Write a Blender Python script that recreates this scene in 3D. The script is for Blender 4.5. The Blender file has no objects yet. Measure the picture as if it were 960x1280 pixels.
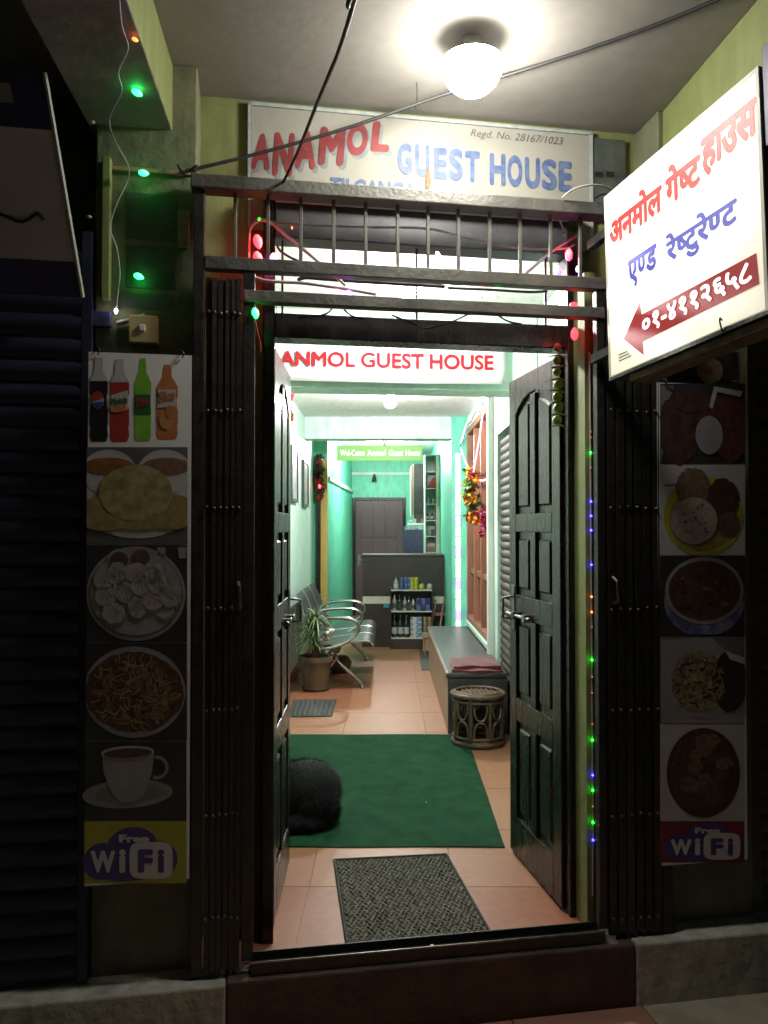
import bpy, bmesh, math, random
from mathutils import Matrix, Vector
R = math.radians
random.seed(7)
sc = bpy.context.scene
COL = sc.collection

# ------------------------------------------------------------------ camera
HC = 1.47
cam_d = bpy.data.cameras.new('camera'); cam = bpy.data.objects.new('camera', cam_d); COL.objects.link(cam)
cam_d.sensor_fit = 'VERTICAL'; cam_d.sensor_height = 36.0; cam_d.lens = 36.0 * 1000 / 1280
cam_d.clip_start = 0.02; cam_d.clip_end = 500
cam.location = (0, 0, HC); cam.rotation_euler = (R(90 + 1.146), 0, R(0.286))
sc.camera = cam
# ------------------------------------------------------------------ night sky, no sun: the lamps light the place
world = bpy.data.worlds.new('World'); sc.world = world; world.use_nodes = True
wn = world.node_tree.nodes; wl = world.node_tree.links
sky = wn.new('ShaderNodeTexSky'); sky.sky_type = 'NISHITA'; sky.sun_disc = False
sky.sun_elevation = R(-2); sky.sun_rotation = R(200)
wl.new(sky.outputs[0], wn['Background'].inputs[0]); wn['Background'].inputs[1].default_value = 0.05
sc.view_settings.view_transform = 'Standard'; sc.view_settings.look = 'None'
sc.view_settings.exposure = 0.0; sc.view_settings.gamma = 1.0
sc.view_settings.use_curve_mapping = False
sc.cycles.use_denoising = True
sc.cycles.max_bounces = 6; sc.cycles.diffuse_bounces = 4; sc.cycles.glossy_bounces = 3
sc.cycles.use_adaptive_sampling = True; sc.cycles.adaptive_threshold = .03; sc.cycles.caustics_reflective = False; sc.cycles.caustics_refractive = False
sc.cycles.sample_clamp_indirect = 4.0
sc.cycles.use_light_tree = True
BULB = 150.0       # porch lamp radiance
HALL = 1450.0        # hall lamps radiance

# ------------------------------------------------------------------ frames: W world (hall axes), F facade (turned 10 degrees)
FA = R(10.04)
FR = {'W': Matrix(), 'F': Matrix.Translation((0, 2.777, 0)) @ Matrix.Rotation(FA, 4, 'Z'),
      'B': Matrix.Translation((0, 3.0, 0)) @ Matrix.Rotation(R(5.6), 4, 'Z')}
CM = Matrix.Translation(cam.location) @ cam.rotation_euler.to_matrix().to_4x4()
def ray(px, py):
    return (CM.to_3x3() @ Vector(((px - 480) / 1000, -(py - 640) / 1000, -1)))
def pp(fr, px, py, v=0.0):
    """survey: where the sight line of a measured point meets the plane y=v of a frame -> (x, z) there"""
    inv = FR[fr].inverted(); o = inv @ CM.translation; d = inv.to_3x3() @ ray(px, py)
    t = (v - o.y) / d.y; p = o + d * t
    return p.x, p.z
def gp(px, py, z=0.0):
    d = ray(px, py); t = (z - HC) / d.z
    return d.x * t, d.y * t
def w2f(x, y):
    p = FR['F'].inverted() @ Vector((x, y, 0)); return p.x, p.y

# ------------------------------------------------------------------ materials
MATS = {}
def mat(name, col, rough=.6, metal=0., col2=None, scale=6., bump=0., bscale=None, spec=.5, detail=5., lo=.35, hi=.65,
        coat=0., sheen=0., stretch=None, rvar=1.):
    m = bpy.data.materials.new(name); m.use_nodes = True; nt = m.node_tree; n = nt.nodes; l = nt.links
    b = n['Principled BSDF']; b.inputs['Roughness'].default_value = rough; b.inputs['Metallic'].default_value = metal
    b.inputs['Specular IOR Level'].default_value = spec; b.inputs['Base Color'].default_value = (*col, 1)
    b.inputs['Coat Weight'].default_value = coat
    b.inputs['Sheen Weight'].default_value = sheen
    tc = n.new('ShaderNodeTexCoord'); src = tc.outputs['Object']
    if stretch:
        mp = n.new('ShaderNodeMapping'); mp.inputs['Scale'].default_value = stretch; l.new(src, mp.inputs[0]); src = mp.outputs[0]
    if col2:
        t = n.new('ShaderNodeTexNoise'); t.inputs['Scale'].default_value = scale; t.inputs['Detail'].default_value = detail
        t.inputs['Roughness'].default_value = .62; l.new(src, t.inputs['Vector'])
        r = n.new('ShaderNodeValToRGB'); r.color_ramp.elements[0].position = lo; r.color_ramp.elements[1].position = hi
        r.color_ramp.elements[0].color = (*col, 1); r.color_ramp.elements[1].color = (*col2, 1)
        l.new(t.outputs[0], r.inputs[0]); l.new(r.outputs[0], b.inputs['Base Color'])
        mr = n.new('ShaderNodeMapRange'); mr.inputs[3].default_value = max(.02, rough - .1 * rvar); mr.inputs[4].default_value = min(1, rough + .12 * rvar)
        l.new(t.outputs[0], mr.inputs[0]); l.new(mr.outputs[0], b.inputs['Roughness'])
    if bump:
        t2 = n.new('ShaderNodeTexNoise'); t2.inputs['Scale'].default_value = bscale or scale * 4; t2.inputs['Detail'].default_value = 6
        l.new(src, t2.inputs['Vector']); bp = n.new('ShaderNodeBump'); bp.inputs['Strength'].default_value = bump
        bp.inputs['Distance'].default_value = .01; l.new(t2.outputs[0], bp.inputs['Height']); l.new(bp.outputs[0], b.inputs['Normal'])
    MATS[name] = m; return m
def emit(name, col, s, base=(.8, .8, .8)):
    m = bpy.data.materials.new(name); m.use_nodes = True; b = m.node_tree.nodes['Principled BSDF']
    b.inputs['Base Color'].default_value = (*base, 1); b.inputs['Emission Color'].default_value = (*col, 1); b.inputs['Emission Strength'].default_value = s
    MATS[name] = m
    if s < 6: m.cycles.emission_sampling = 'NONE'
    return m
def wallpaint(name, col, dirt, scale=1.6, bump=.25, rough=.62, scuff=.55):
    """two scales of noise: broad stains and fine scuffs"""
    m = mat(name, col, rough, 0, dirt, scale, bump, 28, lo=.42, hi=.86)
    nt = m.node_tree; n = nt.nodes; l = nt.links; b = n['Principled BSDF']; prev = b.inputs['Base Color'].links[0].from_socket
    t = n.new('ShaderNodeTexNoise'); t.inputs['Scale'].default_value = 17; t.inputs['Detail'].default_value = 8
    tc = n.new('ShaderNodeTexCoord'); mp = n.new('ShaderNodeMapping'); mp.inputs['Scale'].default_value = (1, 1, .35)
    l.new(tc.outputs['Object'], mp.inputs[0]); l.new(mp.outputs[0], t.inputs['Vector'])
    r = n.new('ShaderNodeValToRGB'); r.color_ramp.elements[0].position = .3; r.color_ramp.elements[1].position = .62
    r.color_ramp.elements[0].color = (.62, .6, .56, 1); r.color_ramp.elements[1].color = (1, 1, 1, 1)
    mx = n.new('ShaderNodeMix'); mx.data_type = 'RGBA'; mx.blend_type = 'MULTIPLY'; mx.inputs[0].default_value = scuff
    l.new(t.outputs[0], r.inputs[0]); l.new(prev, mx.inputs[6]); l.new(r.outputs[0], mx.inputs[7]); l.new(mx.outputs[2], b.inputs['Base Color'])
    return m

wallpaint('lime', (.24, .27, .095), (.165, .185, .075))
wallpaint('mint', (.66, .89, .77), (.61, .84, .72), rough=.5, bump=.12)
wallpaint('teal', (.17, .66, .48), (.14, .58, .42), rough=.5, bump=.12)
wallpaint('ceil_white', (.80, .79, .77), (.72, .71, .68), 1.2)
wallpaint('ceil_porch', (.29, .272, .245), (.255, .237, .212), .9, .12, scuff=.22)
wallpaint('soffit_grey', (.34, .32, .33), (.20, .19, .20), 2.2)
wallpaint('pier', (.20, .21, .12), (.08, .08, .06), 2.6, .5)
wallpaint('concrete', (.56, .56, .48), (.28, .28, .24), 4.0, .8, .85, scuff=.8)
mat('red_oxide', (.115, .065, .045), .65, 0, (.055, .040, .030), 6, .7, 24, detail=9)
mat('tile_red', (.40, .20, .14), .55, 0, (.30, .15, .10), 7, .2, 60)
mat('tile_beige', (.48, .43, .32), .7, 0, (.30, .27, .20), 5, .4, 40)
mat('asphalt', (.06, .06, .06), .9, 0, (.04, .04, .04), 30, .6, 80)
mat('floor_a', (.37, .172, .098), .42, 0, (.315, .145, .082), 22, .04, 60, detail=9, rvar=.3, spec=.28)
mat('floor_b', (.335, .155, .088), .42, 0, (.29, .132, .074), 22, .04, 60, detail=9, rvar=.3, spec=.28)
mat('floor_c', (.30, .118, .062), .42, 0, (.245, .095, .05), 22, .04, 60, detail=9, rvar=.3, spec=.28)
mat('joint', (.29, .135, .08), .5)
mat('iron', (.035, .034, .033), .42, .55, (.06, .055, .048), 16, .25, 60)
mat('iron_dusty', (.085, .083, .074), .5, .3, (.16, .155, .135), 7, .3, 60)
mat('iron_wear', (.30, .28, .25), .35, .8, (.12, .11, .1), 20)
mat('rivet', (.16, .155, .15), .3, .8)
mat('darkwood', (.009, .0075, .0068), .25, 0, (.017, .014, .012), 5, .12, 30, stretch=(9, 9, .8), spec=.45)
mat('maroonwood', (.085, .046, .05), .45, 0, (.11, .062, .065), 5, .15, 30, stretch=(9, 9, .8))
mat('brownwood', (.24, .095, .055), .45, 0, (.33, .14, .085), 5, .2, 30, stretch=(8, 8, .8))
mat('paleply', (.42, .27, .18), .5, 0, (.34, .20, .13), 5, .2, 30, stretch=(8, 8, .8))
mat('counterwood', (.030, .023, .019), .4, 0, (.048, .037, .030), 4, .1, 30, stretch=(12, 12, .6))
mat('yellowwood', (.62, .40, .10), .5, 0, (.52, .33, .09), 5, .1)
mat('white', (.78, .77, .74), .5, 0, (.70, .69, .66), 5)
mat('offwhite', (.66, .63, .52), .5, 0, (.56, .53, .43), 6)
mat('vinyl', (.82, .82, .82), .38, 0, (.74, .74, .74), 4, .12, 9)
mat('signboard', (.31, .295, .25), .7, 0, (.20, .197, .18), 3.2, .15, 20, lo=.45, hi=.9)
mat('paint_red', (.28, .03, .028), .55, 0, (.17, .03, .03), 26, detail=8)
mat('paint_blue', (.045, .075, .19), .55, 0, (.12, .16, .28), 26, detail=8)
mat('paint_shadow', (.15, .18, .185), .55, 0, (.24, .27, .27), 30)
mat('paint_grey', (.30, .33, .34), .55, 0, (.42, .44, .42), 30)
mat('paint_pencil', (.045, .045, .043), .7, 0, (.12, .12, .11), 60)
mat('rust', (.24, .17, .09), .8, 0, (.12, .08, .045), 30, .4, 60)
mat('banner_white', (.62, .60, .60), .8, 0, (.56, .54, .54), 3, .1, 8, spec=.1)
mat('banner_red', (.30, .012, .02), .8, spec=.1)
mat('wel_green', (.16, .36, .08), .55)
mat('black', (.012, .012, .012), .5)
mat('charcoal', (.03, .03, .032), .45, 0, (.05, .05, .052), 12)
mat('cable', (.018, .017, .017), .5)
mat('cable_pale', (.42, .42, .38), .5)
mat('clear_tube', (.55, .48, .45), .25)
mat('plastic_ivory', (.62, .52, .26), .4, 0, (.54, .44, .22), 9)
mat('plastic_white', (.75, .74, .7), .4)
mat('board_grey', (.62, .62, .62), .55, 0, (.50, .50, .50), 3, .15, 20)
mat('board_blue', (.035, .04, .12), .5, 0, (.05, .05, .14), 5)
mat('shutter_blue', (.022, .026, .052), .42, .2, (.036, .04, .072), 5, .2, 40)
mat('shutter_grey', (.10, .10, .10), .45, .4, (.14, .14, .135), 5, .2, 40)
mat('shutter_brown', (.040, .026, .021), .6, .0, (.055, .036, .030), 6, .1, 40)
mat('poster_dark', (.045, .055, .05), .5, 0, (.10, .11, .09), 9)
mat('chrome', (.42, .42, .40), .24, 1.0)
mat('steel_seat', (.05, .055, .06), .32, .5, (.075, .08, .085), 10)
mat('terracotta', (.05, .032, .022), .75, 0, (.16, .11, .065), 5, .4, 30, stretch=(1, 1, .5))
mat('soil', (.04, .028, .02), .95, 0, (.06, .04, .03), 30, .6, 60)
mat('leaf', (.07, .135, .03), .5, 0, (.12, .20, .05), 14)
mat('leaf2', (.035, .08, .022), .5, 0, (.07, .13, .04), 14)
mat('cloth_maroon', (.15, .016, .024), .85, 0, (.11, .012, .018), 12, .3, 60, sheen=.3)
mat('rexine', (.035, .034, .034), .36, 0, (.08, .08, .08), 8, .15, 60)
mat('ply_side', (.38, .27, .20), .5, 0, (.30, .21, .155), 5, .1, stretch=(8, 8, .8))
mat('cane', (.13, .082, .042), .5, 0, (.07, .042, .022), 18, .3, 60)
mat('cane_dark', (.05, .032, .02), .5, 0, (.08, .05, .03), 18, .3, 60)
mat('mat_green', (.013, .068, .029), .95, 0, (.006, .040, .017), 7, .9, 260, spec=.15, detail=10, lo=.3, hi=.7)
mat('mat_brown', (.12, .115, .08), .9, 0, (.065, .062, .048), 50, .8, 120)
mat('mat_yarn', (.12, .112, .08), .95, 0, (.04, .038, .03), 34, .5, 160)
mat('mat_black', (.022, .024, .023), .8, 0, (.04, .042, .04), 50, .5, 120)
mat('mat_black2', (.075, .08, .075), .8, 0, (.05, .055, .05), 50, .5, 120)
mat('fur', (.004, .0045, .005), .75, 0, (.008, .0085, .009), 20, spec=.2)
mat('eye', (.01, .008, .006), .1)
mat('lime_fruit', (.22, .33, .04), .35, 0, (.30, .36, .06), 16, .1, 60)
mat('chili', (.10, .20, .03), .35, 0, (.16, .24, .05), 16)
mat('tomato_red', (.28, .10, .035), .4)
mat('flower_orange', (.75, .22, .02), .7, 0, (.82, .36, .04), 40)
mat('flower_red', (.45, .03, .02), .7, 0, (.6, .06, .05), 40)
mat('flower_pink', (.42, .10, .30), .7, 0, (.55, .05, .10), 40)
mat('flower_green', (.22, .30, .03), .7)
mat('skirting', (.20, .26, .14), .6, 0, (.14, .17, .09), 8)
mat('picture', (.55, .50, .42), .3, 0, (.25, .22, .3), 9)
mat('glassdark', (.10, .062, .048), .12, 0, (.17, .10, .075), 3, spec=.8)
# printed inks
mat('ink_dark', (.030, .029, .029), .4, 0, (.045, .042, .04), 9)
mat('ink_grey', (.13, .13, .13), .4, 0, (.09, .09, .095), 5)
mat('ink_plate', (.52, .51, .50), .4, 0, (.44, .43, .43), 6)
mat('ink_plate_dim', (.33, .32, .33), .4, 0, (.26, .26, .27), 8)
mat('ink_rim', (.17, .17, .18), .4)
mat('ink_puri', (.40, .34, .17), .4, 0, (.25, .19, .07), 26, detail=8, lo=.42, hi=.62)
mat('ink_puri2', (.24, .18, .06), .4, 0, (.36, .30, .14), 26, detail=8)
mat('ink_dal', (.30, .14, .04), .4, 0, (.20, .08, .03), 30)
mat('ink_bean', (.17, .085, .055), .4, 0, (.24, .14, .10), 55)
mat('ink_momo', (.42, .41, .38), .4, 0, (.22, .21, .19), 50, detail=8)
mat('ink_momo2', (.33, .31, .28), .4, 0, (.42, .40, .36), 38)
mat('ink_dip', (.09, .05, .04), .4, 0, (.14, .09, .07), 30)
mat('ink_chow', (.15, .075, .05), .4, 0, (.05, .026, .018), 45, detail=9)
mat('ink_chow2', (.27, .17, .09), .4, 0, (.13, .06, .04), 60)
mat('ink_cup', (.34, .335, .335), .4, 0, (.22, .22, .22), 4)
mat('ink_cup_shade', (.20, .195, .19), .4)
mat('ink_tea', (.10, .055, .035), .4)
mat('ink_yellow', (.45, .44, .05), .4, 0, (.34, .34, .04), 5)
mat('ink_purple', (.075, .055, .22), .4)
mat('ink_wifi', (.62, .62, .64), .4)
mat('ink_maroon', (.24, .03, .045), .4, 0, (.17, .025, .05), 6)
mat('ink_cola', (.018, .014, .016), .4)
mat('ink_red', (.42, .045, .035), .4, 0, (.34, .035, .03), 9)
mat('ink_green', (.16, .45, .035), .4, 0, (.22, .52, .06), 9)
mat('ink_dkgreen', (.025, .12, .05), .4)
mat('ink_orange', (.52, .13, .035), .4, 0, (.44, .22, .10), 22)
mat('ink_orange_pale', (.50, .24, .10), .4)
mat('ink_blue', (.03, .07, .32), .4)
mat('ink_fig', (.10, .05, .035), .4, 0, (.04, .022, .018), 26, detail=8)
mat('ink_meat', (.15, .045, .035), .4, 0, (.05, .022, .018), 50, detail=9)
mat('ink_rice', (.42, .40, .34), .4, 0, (.30, .27, .20), 70)
mat('ink_soup', (.12, .065, .045), .4, 0, (.05, .027, .02), 48, detail=9)
mat('ink_bowl', (.22, .23, .34), .4, 0, (.09, .10, .25), 13, lo=.48, hi=.56)
mat('ink_noodle', (.16, .12, .07), .4, 0, (.34, .30, .22), 62, detail=8)
mat('ink_pakora', (.15, .10, .06), .4, 0, (.07, .035, .022), 60, detail=9)
mat('ink_pakora2', (.22, .155, .095), .4, 0, (.11, .06, .04), 60, detail=9)
# lamps
emit('led_green', (.012, 1, .12), 12); emit('led_green2', (.005, 1, .01), 16); emit('led_red', (1, .008, .014), 16); emit('led_blue', (.03, .02, 1), 22)
emit('led_purple', (.45, .12, 1), 16); emit('led_pink', (1, .12, .55), 12); emit('led_white', (1, .92, .95), 24); emit('led_orange', (1, .16, .03), 5)
emit('led_dim', (.6, .15, .1), .6, (.3, .2, .2)); emit('led_violet_strip', (.9, .12, 1), 2.0); emit('led_warm_strip', (1, .90, .62), 1.8)
mat('led_off', (.5, .5, .48), .3)
emit('bulb_porch', (1, .98, .90), BULB); emit('bulb_hall', (.97, 1, .97), HALL); emit('bulb_entry', (1, .98, .93), HALL * .66); emit('bulb_rear_fill', (1, .98, .93), HALL * 1.05)
emit('spark_wire', (.9, .9, 1), .03, (.32, .32, .34))  # bare wire, no lamp: its sparkle is put in as faint emission

# ------------------------------------------------------------------ mesh collector
OFF = {}
def off(o):
    while o is not None:
        if o in OFF: return OFF[o]
        o = o.parent
    return Vector((0, 0, 0))
class MB:
    def __init__(s): s.v = []; s.f = []
    def add(s, vs, fs):
        k = len(s.v); s.v += [tuple(p) for p in vs]; s.f += [tuple(i + k for i in q) for q in fs]; return s
    def box(s, x0, x1, y0, y1, z0, z1):
        x0, x1 = sorted((x0, x1)); y0, y1 = sorted((y0, y1)); z0, z1 = sorted((z0, z1))
        return s.add([(x0, y0, z0), (x1, y0, z0), (x1, y1, z0), (x0, y1, z0), (x0, y0, z1), (x1, y0, z1), (x1, y1, z1), (x0, y1, z1)],
                     [(3, 2, 1, 0), (4, 5, 6, 7), (0, 1, 5, 4), (1, 2, 6, 5), (2, 3, 7, 6), (3, 0, 4, 7)])
    def hexa(s, pts):
        return s.add(pts, [(3, 2, 1, 0), (4, 5, 6, 7), (0, 1, 5, 4), (1, 2, 6, 5), (2, 3, 7, 6), (3, 0, 4, 7)])
    def prism(s, poly, y0, y1):          # poly in (x,z), counter-clockwise seen from -y
        n = len(poly)
        vs = [(x, y0, z) for x, z in poly] + [(x, y1, z) for x, z in poly]
        return s.add(vs, [tuple(range(n)), tuple(range(2 * n - 1, n - 1, -1))] + [(i, i + n, (i + 1) % n + n, (i + 1) % n) for i in range(n)])
    def prismy(s, poly, y0, y1):         # poly in (x,z) extruded along y - same thing
        return s.prism(poly, y0, y1)
    def flat(s, poly, y):                # a flat print facing -y
        return s.add([(x, y, z) for x, z in poly], [tuple(range(len(poly)))])
    def ell(s, cx, cz, rx, rz, y, n=36, a0=0, a1=360, jit=0):
        pts = []
        for i in range(n):
            a = R(a0 + (a1 - a0) * i / (n if a1 - a0 == 360 else n - 1)); j = 1 + random.uniform(-jit, jit)
            pts.append((cx + rx * j * math.cos(a), cz + rz * j * math.sin(a)))
        return s.flat(pts, y)
    def tube(s, pts, r, n=8, cap=True):
        pts = [Vector(p) for p in pts]; m = len(pts); rs = r if isinstance(r, (list, tuple)) else [r] * m
        k0 = len(s.v); up = Vector((0, 0, 1)); prev = None
        for i, p in enumerate(pts):
            t = (pts[min(i + 1, m - 1)] - pts[max(i - 1, 0)]).normalized()
            if prev is None:
                a = t.cross(up if abs(t.z) < .9 else Vector((1, 0, 0))).normalized()
            else:
                a = (prev - t * prev.dot(t)).normalized()
            prev = a; b = t.cross(a)
            for j in range(n):
                q = 2 * math.pi * j / n; s.v.append(tuple(p + (a * math.cos(q) + b * math.sin(q)) * rs[i]))
        for i in range(m - 1):
            for j in range(n):
                s.f.append((k0 + i * n + j, k0 + i * n + (j + 1) % n, k0 + (i + 1) * n + (j + 1) % n, k0 + (i + 1) * n + j))
        if cap:
            s.f.append(tuple(k0 + j for j in range(n - 1, -1, -1))); s.f.append(tuple(k0 + (m - 1) * n + j for j in range(n)))
        return s
    def lathe(s, prof, c=(0, 0, 0), n=20, caps=True):
        k0 = len(s.v); m = len(prof)
        for r, z in prof:
            for j in range(n):
                q = 2 * math.pi * j / n; s.v.append((c[0] + r * math.cos(q), c[1] + r * math.sin(q), c[2] + z))
        for i in range(m - 1):
            for j in range(n):
                s.f.append((k0 + i * n + j, k0 + i * n + (j + 1) % n, k0 + (i + 1) * n + (j + 1) % n, k0 + (i + 1) * n + j))
        if caps: s.f.append(tuple(k0 + j for j in range(n - 1, -1, -1))); s.f.append(tuple(k0 + (m - 1) * n + j for j in range(n)))
        return s
    def ball(s, c, r, nu=10, nv=7, sz=1.0):
        prof = [(max(1e-4, r * math.sin(math.pi * i / nv)), -r * sz * math.cos(math.pi * i / nv)) for i in range(nv + 1)]
        return s.lathe(prof, c, nu)
    def build(s, name, m, parent=None, smooth=False, bevel=0., frame='W', base=(0, 0, 0), seg=2, local=False):
        o3 = Vector((0, 0, 0)) if local else off(parent) if parent is not None else Vector(base)
        me = bpy.data.meshes.new(name); me.from_pydata([(x - o3.x, y - o3.y, z - o3.z) for x, y, z in s.v], [], s.f)
        me.materials.append(MATS[m]); me.update()
        bm = bmesh.new(); bm.from_mesh(me)
        if len(bm.faces) > 1: 
            if any(len(e.link_faces) == 2 for e in bm.edges): bmesh.ops.recalc_face_normals(bm, faces=bm.faces)
        bm.to_mesh(me); bm.free()
        if smooth:
            for p in me.polygons: p.use_smooth = True
        o = bpy.data.objects.new(name, me); COL.objects.link(o)
        if parent is not None: o.parent = parent
        else:
            o.matrix_world = FR[frame] @ Matrix.Translation(o3); OFF[o] = o3
        if bevel:
            b = o.modifiers.new('bevel', 'BEVEL'); b.width = bevel; b.segments = seg; b.limit_method = 'ANGLE'; b.angle_limit = R(40)
        if smooth: 
            try: me.set_sharp_from_angle(angle=R(45))
            except Exception: pass
        return o
def tag(o, label, cat, group=None):
    o['label'] = label; o['category'] = cat
    if group: o['group'] = group
    return o
def thing(name, label, cat, base=(0, 0, 0), frame='W', group=None):
    o = bpy.data.objects.new(name, None); COL.objects.link(o); o.empty_display_size = .05
    o.matrix_world = FR[frame] @ Matrix.Translation(base); OFF[o] = Vector(base)
    return tag(o, label, cat, group)
def struct(o): o['kind'] = 'structure'; return o
def piece(name, src, parent, loc):      # shares mesh data
    o = bpy.data.objects.new(name, src.data); COL.objects.link(o); o.parent = parent; o.location = Vector(loc)
    for md in src.modifiers:
        if md.type == 'BEVEL':
            b = o.modifiers.new('bevel', 'BEVEL'); b.width = md.width; b.segments = md.segments; b.limit_method = 'ANGLE'; b.angle_limit = md.angle_limit
    return o
def glyphs(s, bold=0., shear=0.):
    """outline of a string as flat verts/faces in (x, z)"""
    c = bpy.data.curves.new('glyphs', 'FONT'); c.body = s; c.size = 1; c.offset = bold; c.shear = shear; c.resolution_u = 4; c.fill_mode = 'FRONT'
    o = bpy.data.objects.new('glyphs', c); COL.objects.link(o); bpy.context.view_layer.update()
    me = bpy.data.meshes.new_from_object(o.evaluated_get(bpy.context.evaluated_depsgraph_get()))
    vs = [(v.co.x, v.co.y) for v in me.vertices]; fs = [tuple(p.vertices) for p in me.polygons]
    bpy.data.objects.remove(o); bpy.data.curves.remove(c); bpy.data.meshes.remove(me)
    return vs, fs
def bounds(vs):
    xs = [p[0] for p in vs]; zs = [p[1] for p in vs]; return min(xs), min(zs), max(xs), max(zs)
def lettering(s, quad, y, m, parent, name='lettering', bold=.01, shear=0., thick=.0, gl=None):
    """fit a string into a box given by its four corners (bl, br, tr, tl) in the frame's (x,z); the stroke is thickened by a ring of offsets"""
    vs, fs = gl or glyphs(s, 0, shear); x0, z0, x1, z1 = bounds(vs); bl, br, tr, tl = quad; b = MB()
    k = bold * 1.1; offs = [(0, 0)] + ([(k * math.cos(i * math.pi / 4), k * math.sin(i * math.pi / 4)) for i in range(8)] if bold else [])
    for n_, (ox, oz) in enumerate(offs):
        out = []
        for x, z in vs:
            a = (x - x0 + ox + k) / (x1 - x0 + 2 * k); c = (z - z0 + oz + k) / (z1 - z0 + 2 * k)
            X = (1 - c) * ((1 - a) * bl[0] + a * br[0]) + c * ((1 - a) * tl[0] + a * tr[0])
            Z = (1 - c) * ((1 - a) * bl[1] + a * br[1]) + c * ((1 - a) * tl[1] + a * tr[1])
            out.append((X, y - n_ * .00004, Z))
        b.add(out, fs)
    o = b.build(name, m, parent)
    me = o.data
    for p in me.polygons:
        if p.normal.y > 0: p.flip()
    return o
def rect(x0, z0, x1, z1): return ((x0, z0), (x1, z0), (x1, z1), (x0, z1))
def pquad(fr, v, bl, br, tr, tl): return tuple(pp(fr, *p, v) for p in (bl, br, tr, tl))
def sag(a, b, d, n=10):
    a = Vector(a); b = Vector(b); return [a.lerp(b, i / n) - Vector((0, 0, d * 4 * (i / n) * (1 - i / n))) for i in range(n + 1)]
def smooth_path(pts, n=4):
    pts = [Vector(p) for p in pts]; out = []
    for i in range(len(pts) - 1):
        p0 = pts[max(i - 1, 0)]; p1 = pts[i]; p2 = pts[i + 1]; p3 = pts[min(i + 2, len(pts) - 1)]
        for k in range(n):
            t = k / n
            out.append(.5 * ((2 * p1) + (p2 - p0) * t + (2 * p0 - 5 * p1 + 4 * p2 - p3) * t * t + (3 * p1 - p0 - 3 * p2 + p3) * t ** 3))
    return out + [pts[-1]]

# ================================================================== SETTING
GZ = -.22
struct(MB().box(-60, 60, -60, -1.6, GZ - .3, GZ - .12).build('ground', 'asphalt'))
pv = struct(MB().box(-6, 6, -4.4, .3, GZ - .2, GZ - .012).build('pavement', 'concrete', frame='F'))
uR = pp('F', 795, 1200, -.06)[0]; uL = pp('F', 283, 1215, -.06)[0]
# tiles in front of the step: red in front of the door, beige on both sides
def paving(u0, u1, m, du, dv):
    nu = max(1, round((u1 - u0) / du)); du = (u1 - u0) / nu; src = None
    for j in range(7):
        for i in range(nu):
            if src is None:
                src = MB().box(-du / 2 + .002, du / 2 - .002, -dv / 2 + .002, dv / 2 - .002, -.011, 0).build('tile', m, pv, bevel=.002, seg=1); o = src
            else: o = piece('tile', src, pv, (0, 0, 0))
            o.location = (u0 + du * (i + .5), -.062 - dv * (j + .5), GZ + random.uniform(-.001, .001))
paving(uL, uR + .02, 'tile_red', .42, .42); paving(uR + .02, uR + 1.6, 'tile_beige', .52, .42); paving(uL - 1.6, uL, 'tile_beige', .52, .42)
struct(MB().box(uL, uR, -.06, .6, GZ - .02, -.006).build('doorstep', 'red_oxide', frame='F', bevel=.008))
struct(MB().box(uR + .002, 6, -.065, .3, GZ - .02, -.004).build('ledge', 'concrete', frame='F', bevel=.008))
struct(MB().box(-6, uL - .002, -.065, .3, GZ - .02, -.012).build('ledge', 'concrete', frame='F', bevel=.008))

ZC = 3.06; VW = .25
oL = pp('F', 328, 700, VW)[0]; oR = pp('F', 729, 700, VW)[0]; ZT = 2.70
pL0 = pp('F', 116, 700, .06)[0]; pL1 = pp('F', 244, 700, .06)[0]; pR0 = pp('F', 826, 700, .06)[0]; pR1 = pp('F', 938, 700, .06)[0]
def gz_(px): return pp('F', px, 700, .05)[0]
struct(MB().box(pL1, oL, VW, VW + .16, -.1, ZC).box(oR, pR0, VW, VW + .16, -.1, ZC).box(oL, oR, VW, VW + .16, ZT, ZC).box(gz_(732), gz_(746), .05, VW - .0005, -.0, 2.42).build('wall_front', 'lime', frame='F'))
struct(MB().box(pL0, pL1, .06, .45, -.1, ZC).build('pier_left', 'pier', frame='F', bevel=.006))
struct(MB().box(pR0, pR1, .06, .45, -.1, ZC).build('pier_right', 'pier', frame='F', bevel=.006))
struct(MB().box(-6, pL0, .34, .5, -.1, ZC).box(pR1, 6, .34, .5, -.1, ZC).build('wall_neighbours', 'pier', frame='F'))
struct(MB().box(-6, 6, -3.3, .6, ZC, ZC + .16).build('ceiling_porch', 'ceil_porch', frame='F'))
# beams under the porch slab (frame B runs along them)
def bx(px, py, z):
    d = ray(px, py); t = (z - HC) / d.z; p = FR['B'].inverted() @ (CM.translation + d * t); return p.x
ZB = 2.83
bL1 = bx(228, 200, ZB); bL0 = bx(130, 192, ZB)
bR0 = bx(806, 165, ZC)
def beam(name, x0, x1, side):
    b = MB().box(x0, x1, -4.2, .05, ZB, ZC - .001).build(name, 'lime', frame='B', bevel=.004)
    b.data.materials.append(MATS['soffit_grey'])
    for p in b.data.polygons:
        if p.normal.z < -.9: p.material_index = 1
    return struct(b)
beam('beam_left', bL0, bL1, 1); beam('beam_right', bR0, bR0 + .28, -1)

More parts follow.
